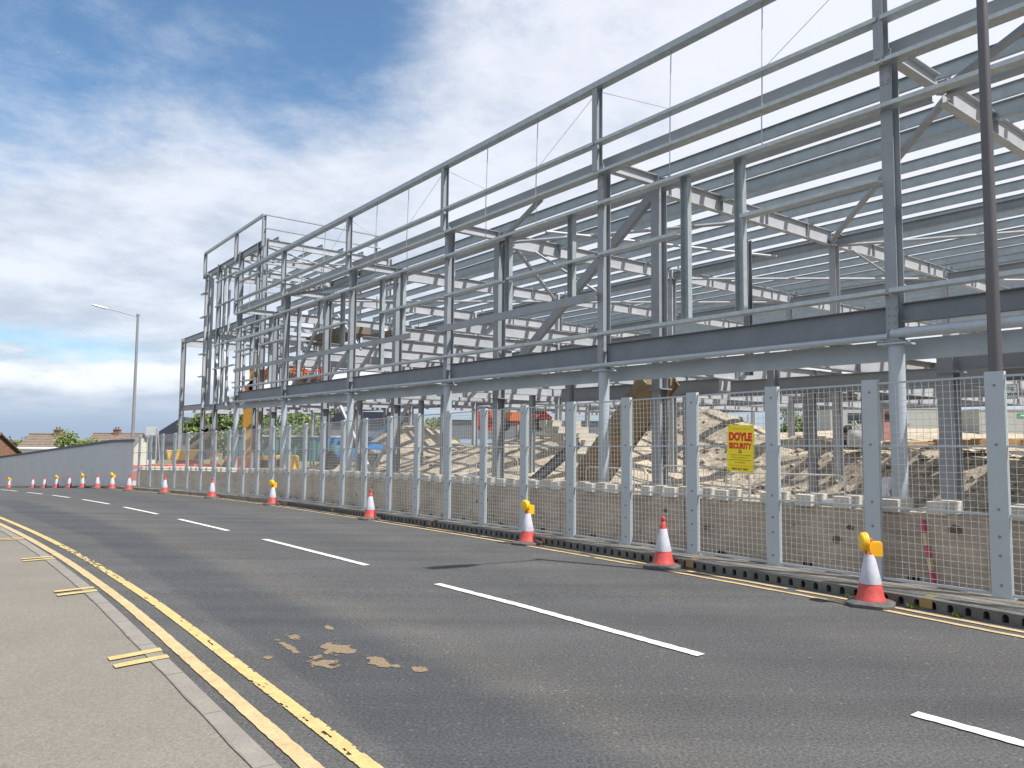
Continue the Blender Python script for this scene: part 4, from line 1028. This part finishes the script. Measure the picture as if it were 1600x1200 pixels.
# dark low shed with a long pale roof edge
p=at(590,700,72); t=empty('dark_shed',(p.x,72,p.z),0,'wide dark roofed shed behind the blue machines','shed')
bm=NB(); box(bm,-3.8,3.8,-3,3,0,2.2); obj('wall',bm,M['steelb'],t)
bm=NB(); prism(bm,[(-4.1,2.25),(4.1,2.25),(3.2,3.4),(-3.2,3.4)],-3.2,3.2); obj('roof',bm,M['navyc'],t)
p=at(820,655,110); t=empty('long_shed',(p.x,110,p.z-3),0,'long low blue grey industrial shed on the horizon behind the red truck','shed')
bm=NB(); box(bm,-13,13,-5,5,0,2.7); obj('wall',bm,M['steelb'],t); bm=NB(); prism(bm,[(-13.3,2.702),(13.3,2.702),(12.4,3.5),(-12.4,3.5)],-5.3,5.3); obj('roof',bm,M['paleblue'],t)
# red and orange dump truck on the bank
p=at(812,674,47); t=empty('dump_truck',(p.x,47,p.z),math.radians(4),'small orange and red dump truck with grey wheels on top of the earth bank','dump truck')
rbox('chassis',(-1.7,1.8,-.5,.5,.42,.62),M['redp'],t)
bm=NB(); prism(bm,[(-1.75,.66),(.35,.64),(.55,1.15),(-1.95,1.25)],-.7,.7); obj('skip',bm,M['orange'],t)
bm=NB(); prism(bm,[(.62,.64),(1.9,.64),(2.0,.9),(1.75,1.1),(1.35,1.5),(.72,1.55)],-.6,.6); obj('cab',bm,M['redp'],t)
bm=NB(); prism(bm,[(.8,1.1),(1.55,1.1),(1.3,1.42),(.8,1.45)],-.62,.62); obj('window',bm,M['glass'],t)
for x in (-1.05,1.15):
    for y_ in (-.72,.72): wheel(t,x,y_,.42,.3)
p=at(762,672,49); t=empty('red_container',(p.x,49,p.z),0,'small red brown container left of the dump truck','container'); rbox('body',(-.9,.9,-.8,.8,0,1.5),M['redp'],t)
for q in (-.45,.0,.45): rbox('rib',(q-.03,q+.03,-.84,-.803,.1,1.4),M['redp'],t,.008)
# articulated boom lift with orange arm and ochre mast
def limb(name,a,b,w,m,t): 
    bm=NB(); prof(bm,a,b,Bsec(w,w*.8)); return obj(name,bm,m,t,world=True)
bp=at(388,735,46); t=empty('boom_lift',(bp.x,46,bp.z-.3),0,'orange articulated boom lift working inside the left part of the frame','boom lift')
limb('mast',at(388,722,46),at(392,632,46),.7,M['mast'],t); limb('mast_section',at(396,640,46),at(399,555,46),.5,M['mast'],t)
limb('lower_arm',at(378,618,46),at(416,584,46),.5,M['orange'],t); limb('upper_arm',at(416,585,46),at(427,574,45.6),.4,M['orange'],t)
limb('jib',at(424,590,45.8),at(425,612,45.8),.12,M['steelb'],t)
a=at(430,578,45.6); bm=NB(); lathe(bm,[(.28,-.15),(.28,.15)],14,M=Matrix.Translation(a)@Matrix.Rotation(math.pi/2,4,'X')); obj('hose_reel',bm,M['dark'],t,world=True)
b_=Vector(WM[t.name].translation); bm=NB(); box(bm,b_.x-1.2,b_.x+1.3,45.2,46.8,b_.z+.45,b_.z+1.1); obj('chassis',bm,M['orange'],t,world=True)
for x in (-.9,1.0):
    for y_ in (-.8,.8): wheel(t,x,y_,.45,.3)
# red and white work platform basket
c=at(488,583,45); t=empty('platform_basket',c,.2,'red and white work platform basket raised inside the frame','work platform')
bm=NB()
for x in (-1.05,-.5,0,.5,1.05):
    for y_ in (-.45,.45): tube(bm,(x,y_,-.35),(x,y_,.62),.03,6)
for z in (-.33,.15,.6):
    for y_ in (-.45,.45): tube(bm,(-1.05,y_,z),(1.05,y_,z),.03,6)
    for x in (-1.05,1.05): tube(bm,(x,-.45,z),(x,.45,z),.03,6)
obj('guard_rail',bm,M['redp'],t); rbox('floor',(-1.05,1.05,-.45,.45,-.42,-.36),M['lum'],t,.01); rbox('control_box',(-.95,-.55,-.40,-.1,.1,.55),M['whitep'],t,.02)
limb('support_arm',c+Vector((-.4,0,-.4)),at(470,600,45.5),.3,M['lum'],t)
# person on the platform is too small to see in the photograph; the basket is empty
# blue telehandler
p=at(548,733,34); t=empty('telehandler',(p.x,34,p.z),math.radians(12),'bright blue telescopic handler parked behind the mesh fence','telehandler')
rbox('chassis',(-1.3,1.3,-.6,.6,.4,.75),M['bluep'],t); bm=NB(); prism(bm,[(-.55,.75),(.35,.75),(.3,1.65),(-.4,1.65)],-.55,.05); obj('cab',bm,M['bluep'],t)
bm=NB(); prism(bm,[(-.42,1.0),(.22,1.0),(.2,1.5),(-.34,1.5)],-.57,-.555); obj('window',bm,M['glass'],t)
bm=NB(); prof(bm,(-1.5,.35,1.35),(1.6,.35,.95),Bsec(.28,.24)); obj('boom',bm,M['bluep'],t); bm=NB(); prof(bm,(1.6,.35,.95),(2.1,.35,.35),Bsec(.2,.5)); obj('carriage',bm,M['whitep'],t)
for x in (-.9,.9):
    for y_ in (-.68,.68): wheel(t,x,y_,.40,.28)
p=at(600,712,42); t=empty('scissor_lift',(p.x,42,p.z),0,'blue scissor lift with guard rails standing beside the sandy slope','scissor lift')
rbox('chassis',(-1.1,1.1,-.5,.5,.15,.5),M['bluep'],t); rbox('platform',(-1.1,1.1,-.5,.5,.95,1.08),M['bluep'],t,.01)
bm=NB()
for s_ in (-1,1): 
    prof(bm,(-1.0,.42*s_,.55),(1.0,.42*s_,.93),Bsec(.06,.05)); prof(bm,(1.0,.36*s_,.55),(-1.0,.36*s_,.93),Bsec(.06,.05))
obj('scissor_arms',bm,M['steelb'],t)
bm=NB()
for y_ in (-.48,.48):
    for x in (-1.08,0,1.08): tube(bm,(x,y_,1.085),(x,y_,1.75),.02,6)
    for z in (1.4,1.75): tube(bm,(-1.08,y_,z),(1.08,y_,z),.02,6)
obj('guard_rail',bm,M['bluep'],t)
for x in (-.8,.8):
    for y_ in (-.45,.45): wheel(t,x,y_,.17,.1)
# teal container and stacked panels behind the fence at the far left
p=at(450,722,52); t=empty('shipping_container',(p.x,52,p.z),0,'long dark teal shipping container at the back left of the site','container')
bm=NB(); x=-3.6; pts_=[]; kk=0
while x<3.6: pts_.append((x,-1.2+(.0 if (kk//2)%2 else .045))); x+=(.12,.04)[kk%2]; kk+=1
loft(bm,[[Vector((x,y_,z)) for x,y_ in pts_+[(3.6,1.2),(-3.6,1.2)]] for z in (.1,1.75)]); obj('body',bm,M['teal'],t)
rbox('roof_rail',(-3.65,3.65,-1.25,1.25,1.752,1.85),M['lum'],t,.01)
for px,py,y,col,lab in ((421,730,40,'mast','orange brown tool skip behind the mesh fence'),(447,729,40,'yel','bright yellow generator box beside the pale round column')):
    p=at(px,py,y); t=empty('generator' if col=='yel' else 'tool_skip',(p.x,y,p.z-.35),0,lab,'generator' if col=='yel' else 'skip')
    rbox('body',(-.55,.55,-.45,.45,.15,.95),M[col],t,.05); rbox('base',(-.5,.5,-.4,.4,0,.14),M['steelb'],t,.01); rbox('vent',(-.35,.1,-.47,-.452,.35,.75),M['dark'],t,.005)
def barrier(pos,rz_,label,col,name='water_barrier'):
    t=empty(name,pos,rz_,label,'barrier','red plastic barriers at the far end')
    bm=NB(); prism(bm,[(-.9,0),(.9,0),(.9,.85),(-.9,.85)],-.06,.06); box(bm,-.9,-.6,-.25,.25,0,.06); box(bm,.6,.9,-.25,.25,0,.06); bmesh.ops.bevel(bm,geom=bm.edges[:],offset=.02,segments=1,affect='EDGES'); obj('body',bm,M[col],t)
    bm=NB(); box(bm,-.7,.7,-.066,-.061,.5,.68); obj('reflective_band',bm,M['conewhite'],t)
for px,y,c in ((226,41,'pinkred'),(262,36,'orange'),(292,35.5,'pinkred'),(312,34.5,'pinkred')):
    p=at(px,735,y); barrier((p.x,y,p.z-.55),R.uniform(-.3,.4),'%s plastic site barrier behind the mesh fence at the far left end'%('orange' if c=='orange' else 'red'),c)
p=at(293,722,38); t=empty('site_dumper',(p.x,38,p.z-.6),.5,'small yellow and red site dumper near the far left of the fence','dumper')
rbox('body',(-.7,.7,-.4,.4,.35,.7),M['redp'],t); bm=NB(); prism(bm,[(-.9,.72),(.2,.72),(.5,1.25),(-1.0,1.2)],-.45,.45); obj('skip',bm,M['yel'],t)
for x in (-.5,.5):
    for y_ in (-.45,.45): wheel(t,x,y_,.3,.22)
for px in (330,338): 
    p=at(px,728,36); t=empty('marker_post',(p.x,36,p.z),0,'upright orange and white plastic marker post, %s of the pair at the far left'%('left' if px==330 else 'right'),'marker post')
    bm=NB(); tube(bm,(0,0,-.4),(0,0,.7),.06,8); obj('body',bm,M['pinkred'],t); bm=NB(); tube(bm,(0,0,.30),(0,0,.45),.063,8); obj('band',bm,M['conewhite'],t)
# white mast box above the fence
p=at(239,700,44); t=empty('camera_mast',(p.x,44,p.z-1.5),.1,'white box on a grey frame above the far end of the mesh fence','camera mast')
rbox('box',(-.35,.2,-.3,.3,2.2,2.75),M['lum'],t,.02); bm=NB(); tube(bm,(.25,-.2,0),(.25,-.2,2.7),.035,8); tube(bm,(-.25,-.2,0),(-.25,-.2,2.199),.035,8); tube(bm,(.45,.1,0),(.26,-.1,2.7),.03,8); obj('frame',bm,M['steel2'],t)
# dark gabled shed left of the link frame
p=at(276,700,70); t=empty('gabled_shed',(p.x,70,p.z-1),math.radians(15),'dark gable roofed shed beside the left leg of the link frame','shed')
bm=NB(); box(bm,-2,3,-3,3,0,1.6); obj('wall',bm,M['navyc'],t); bm=NB(); prism(bm,[(-2.3,1.602),(3.3,1.602),(.9,3.9)],-3.2,3.2); obj('roof',bm,M['navyc'],t)
# precast units stacked
for i,(px,py) in enumerate(((306,690),(312,684),(318,678))):
    p=at(px,py,48); t=empty('precast_unit',(p.x,48,p.z),0,'cream precast stair unit, %s of the leaning stack at the far left'%('lowest','middle','topmost')[i],'precast unit','precast units at the far left')
    bm=NB(); Mx=Matrix.Rotation(math.radians(-38),4,'Y'); box(bm,-.9,.9,-.4,.4,-.12,.12,M=Mx)
    for q in range(4): box(bm,-.8+q*.42,-.6+q*.42,-.4,.4,.1205,.22,M=Mx)
    obj('slab',bm,M['precast'],t)
# crowd-control barriers standing on the sand
def ped_barrier(u,v,rz_,label):
    z=site(u,v); t=empty('pedestrian_barrier',P(u,v,z),rz_,label,'barrier','steel pedestrian barriers on the sand')
    bm=NB(); r=.017
    for a,b in (((-1.1,.15),(-1.1,.95)),((-1.1,.95),(-1.0,1.05)),((-1.0,1.05),(1.0,1.05)),((1.0,1.05),(1.1,.95)),((1.1,.95),(1.1,.15)),((1.1,.15),(-1.1,.15))): tube(bm,(a[0],0,a[1]),(b[0],0,b[1]),r,8)
    obj('tube_frame',bm,M['wire'],t)
    bm=NB()
    for i in range(1,20): tube(bm,(-1.1+i*.11,0,.16),(-1.1+i*.11,0,1.04),.006,5)
    obj('bars',bm,M['wire'],t)
    for x in (-.85,.85):
        bm=NB(); tube(bm,(x,-.3,.02),(x,.3,.02),r,6); tube(bm,(x,0,.02),(x,0,.15),r,6); obj('foot',bm,M['wire'],t)
for u,v,a,l in ((10.4,13.4,.1,'steel pedestrian barrier behind the yellow security sign'),(12.9,13.2,-.05,'steel pedestrian barrier left of the thick inner column'),(16.5,16.5,.05,'steel pedestrian barrier in front of the concrete stairs'),(20.8,15.5,0,'steel pedestrian barrier at the foot of the sandy slope'),(23.4,15.6,.02,'steel pedestrian barrier left of the sandy slope foot'),(26.2,15.0,0,'steel pedestrian barrier near the blue handler'),(29.5,14.8,.05,'steel pedestrian barrier between the two diagonal braces'),(8.2,13.0,.4,'steel pedestrian barrier standing askew right of the yellow sign')):
    ped_barrier(u,v,UVR+a,l)
# white bulk bag, sheets, timber, worker
p=at(1346,699,23.5); t=empty('bulk_bag',(p.x,23.5,p.z),0,'full white bulk bag with lifting loops standing on the earth terrace','bulk bag')
bm=NB(); rings=[]
for z,r in ((0,.36),(.1,.42),(.3,.44),(.48,.40),(.58,.30)): rings.append([Vector((r*(1+.06*math.sin(a*3+z*9))*math.cos(a),r*(1+.05*math.cos(a*5+z*7))*math.sin(a),z)) for a in [i*math.pi/8 for i in range(16)]])
loft(bm,rings); obj('bag',bm,M['bag'],t,smooth=True)
for a in (.5,2.1,3.7,5.2):
    bm=NB(); path(bm,[Vector((.25*math.cos(a-.3),.25*math.sin(a-.3),.55)),Vector((.30*math.cos(a),.3*math.sin(a),.82)),Vector((.25*math.cos(a+.3),.25*math.sin(a+.3),.55))],.022,5)
    obj('lifting_loop',bm,M['bag'],t)
p=at(1325,697,25); t=empty('black_sack_heap',(p.x,25,p.z),0,'heap of black bags left of the white bulk bag','rubbish bags')
for i,(x,z,r) in enumerate(((-.2,.2,.28),(.15,.18,.3),(.0,.45,.25))):
    bm=NB(); bmesh.ops.create_icosphere(bm,subdivisions=3,radius=r,matrix=Matrix.Translation((x,0,z)))
    for v_ in bm.verts: v_.co+=v_.co.normalized()*MN.noise(v_.co*9)*.05
    obj('sack',bm,M['dark'],t,smooth=True)
for i,(px,py,y,w) in enumerate(((1560,692,20,3.0),(1590,690,22,2.5),(1505,693,24,2.0),(1428,694,24,1.6),(1240,684,32,2.6),(1290,688,30,2.0))):
    p=at(px,py,y); t=empty('timber_stack',(p.x,y,p.z-.12),0,('brown timber boards stacked at the right edge of the terrace','short brown boards stacked behind the longest stack at the right','brown boards stacked right of the thick inner column','yellowish cut timber heap beside the thick inner column','pale pipes and boards laid behind the green tree foot','stacked boards on the terrace left of the bulk bag')[i],'timber stack')
    for r_ in range(2):
        for c in range(3): rbox('board',(-w/2+R.uniform(-.1,.1),w/2+R.uniform(-.1,.1),c*.22-.3,c*.22-.1,r_*.11,r_*.11+.09),M['timber'] if i<4 else M['block'],t,.006)
t=empty('plastic_sheet',P(5.02,9.9,.9),0,'crumpled white plastic sheet sticking up beside the round column','plastic sheet')
bm=NB(); R9=random.Random(2); rings=[]
for i in range(9):
    f=i/8; c=P(4.92-.22*f,9.86,.80+.50*f); w=.05+.075*math.sin(math.pi*min(1,f*.85+.12)); ring=[]
    for k in range(14):
        a=k*2*math.pi/14; q=w*(1+R9.uniform(-.28,.28)); ring.append(c+D*(q*math.cos(a))+N*(q*.5*math.sin(a))+Z*R9.uniform(-.015,.015))
    rings.append(ring)
loft(bm,rings); obj('sheet',bm,M['plastic'],t,world=True)
bm=NB(); rings=[]
for i in range(6):
    f=i/5; c=P(5.1+.75*f,9.62,.99+gz(P(5.1,9.6).y)-.02*f); ring=[c+N*(.10*math.cos(k*1.047)+.0)+Z*((.028+.02*math.sin(f*7))*math.sin(k*1.047)) for k in range(6)]
    rings.append(ring)
loft(bm,rings); obj('trailing_end',bm,M['plastic'],t,world=True)
n=16
t=empty('plastic_sheet',gP(14.2,9.9,WH),0,'low white sheet humped on the ground behind the wall left of the lamp cone','plastic sheet')
bm=NB(); rows=[]
for i in range(n+1):
    row=[]
    for j in range(n+1):
        a,b=i/n,j/n; q=P(15.0-1.5*a,9.55+.6*b,0); q.z=gz(q.y)+WH-.1+.30*math.sin(math.pi*a)*math.sin(math.pi*b*.9+.2)+.05*MN.noise(Vector((a*6,b*6,3))); row.append(bm.verts.new(q))
    rows.append(row)
for r_,s_ in zip(rows,rows[1:]):
    for j in range(n): bm.faces.new((r_[j],r_[j+1],s_[j+1],s_[j]))
obj('sheet',bm,M['plastic'],t,world=True,smooth=True)
# worker far back: one continuous skinned body, clothes follow it
def person(pos,rz_,label,h=1.75):
    t=empty('person',pos,rz_,label,'person')
    J={'pel':(0,0,.95,.13),'wst':(0,0,1.12,.125),'chs':(0,0,1.34,.15),'nck':(0,.0,1.50,.06),'hd':(0,-.01,1.62,.095),'hd2':(0,-.015,1.72,.085),
       'shl':(.19,0,1.43,.06),'ell':(.25,-.02,1.16,.045),'wrl':(.22,-.14,.93,.032),'hnl':(.21,-.18,.86,.03),'shr':(-.19,0,1.43,.06),'elr':(-.26,.02,1.16,.045),'wrr':(-.24,-.12,.94,.032),'hnr':(-.23,-.16,.87,.03),
       'hil':(.10,0,.88,.09),'knl':(.11,-.03,.49,.065),'anl':(.12,.02,.09,.045),'tol':(.13,-.14,.04,.04),'hir':(-.10,0,.88,.09),'knr':(-.12,.0,.49,.065),'anr':(-.14,.05,.09,.045),'tor':(-.15,-.11,.04,.04)}
    E_=[('pel','wst'),('wst','chs'),('chs','nck'),('nck','hd'),('hd','hd2'),('chs','shl'),('shl','ell'),('ell','wrl'),('wrl','hnl'),('chs','shr'),('shr','elr'),('elr','wrr'),('wrr','hnr'),('pel','hil'),('hil','knl'),('knl','anl'),('anl','tol'),('pel','hir'),('hir','knr'),('knr','anr'),('anr','tor')]
    ks=list(J); me=bpy.data.meshes.new('body'); me.from_pydata([J[k][:3] for k in ks],[(ks.index(a),ks.index(b)) for a,b in E_],[])
    o=bpy.data.objects.new('body',me); C.objects.link(o); md=o.modifiers.new('s','SKIN'); 
    for i,k in enumerate(ks): me.skin_vertices[0].data[i].radius=(J[k][3],J[k][3]*.8)
    me.skin_vertices[0].data[0].use_root=True
    o.modifiers.new('d','SUBSURF').levels=1; o.modifiers['d'].render_levels=1
    dg=bpy.context.evaluated_depsgraph_get(); m2=bpy.data.meshes.new_from_object(o.evaluated_get(dg)); bpy.data.objects.remove(o)
    m2.materials.clear()
    for m in (M['skin'],M['hiviz'],M['navyc']): m2.materials.append(m)
    for p_ in m2.polygons:
        z=p_.center.z; x=abs(p_.center.x); p_.use_smooth=True
        p_.material_index=2 if z<.95 and not(x>.19 and z>.82) else 1 if z<1.49 and z>.95 and not (x>.2 and z<1.15) else 0
    o=bpy.data.objects.new('body',m2); C.objects.link(o); o.parent=t
    bm=NB(); lathe(bm,[(.125,1.70),(.118,1.72),(.11,1.78),(.07,1.83),(.02,1.845)],14,cy=-.015); obj('helmet',bm,M['whitep'],t,smooth=True)
p=at(1291,683,64); person(p,math.radians(20),'worker in a yellow hi-vis top and white helmet standing far back by the grey cabin')
p=at(1263,679,58); t=empty('red_cover',(p.x,58,p.z),0,'small red peaked cover on the ground in front of the green tree','cover')
bm=NB(); lathe(bm,[(.5,0),(.38,.3),(.2,.6),(.05,.75)],9); obj('sheet',bm,M['redp'],t)
p=at(1385,690,40); t=empty('red_site_box',(p.x,40,p.z),0,'tall pinkish red machine seen just left of the round column','machine')
rbox('body',(-.5,.5,-.4,.4,0,1.05),M['pinkp2'],t); rbox('head',(-.35,.4,-.35,.35,1.052,1.7),M['brickp'],t); rbox('vent',(-.2,.2,-.37,-.352,1.15,1.55),M['dark'],t,.005)
# weeds in the kerb
for i,u in enumerate((3.75,4.45,3.3,13.8,26.6,10.5)):
    q=gP(u,vK(u)-.01,.01 if i<3 else .13); t=bm=NB(); R_=random.Random(i)
    for _ in range(60):
        a=R_.uniform(0,6.28); l=R_.uniform(.02,.06); b=q+Vector((R_.uniform(-.05,.05),R_.uniform(-.03,.03),0)); tp_=b+Vector((math.cos(a)*l*.6,math.sin(a)*l*.6,l)); s_=Vector((-math.sin(a),math.cos(a),0))*.006
        bm.faces.new([bm.verts.new(x) for x in (b-s_,b+s_,tp_)])
    o=obj('weed_tuft',bm,M['weed'],world=True,loc=q); tag(o,('green weed sprouting beside the nearest cone base on its right','green weed in a kerb hole just left of the nearest cone','small weed on the kerb below the nearest fence post','weed tuft on the kerb top left of the third lampless stretch','weed patch on the kerb top near the bend','weed tuft on the kerb behind the lamp cone')[i],'weed')
# ---------------------------------------------------------------- aeroplane-like speck is left out of the sky on purpose? a bird in the blue
t=empty('bird',at(90,81,160),.4,'tiny white gull flying in the blue sky at top left','bird')
bm=NB(); rings=[]
for x,r in ((-.2,.02),(-.1,.05),(.05,.07),(.18,.05),(.26,.015)): rings.append([Vector((x,r*math.cos(a),r*math.sin(a))) for a in [i*math.pi/4 for i in range(8)]])
loft(bm,rings)
for s_ in (-1,1):
    loft(bm,[[Vector((.1,s_*.05,.03)),Vector((-.06,s_*.05,.03)),Vector((-.06,s_*.05,.015)),Vector((.1,s_*.05,.015))],[Vector((.12,s_*.35,.12)),Vector((0,s_*.35,.12)),Vector((0,s_*.35,.11)),Vector((.12,s_*.35,.11))],[Vector((.02,s_*.62,.05)),Vector((-.03,s_*.62,.05)),Vector((-.03,s_*.62,.045)),Vector((.02,s_*.62,.045))]])
obj('body',bm,M['whitep'],t)

t=empty('pipe_bundle',P(9.3,16.6,3.92),UVR,'short bundle of black pipes lying on the first floor beams','pipes')
for i in range(4):
    bm=NB(); tube(bm,(-.35+.2*i,-.9,.07),(-.35+.2*i,.9,.07),.07,12); obj('pipe',bm,M['dark'] if i<3 else M['greens'],t,smooth=True)
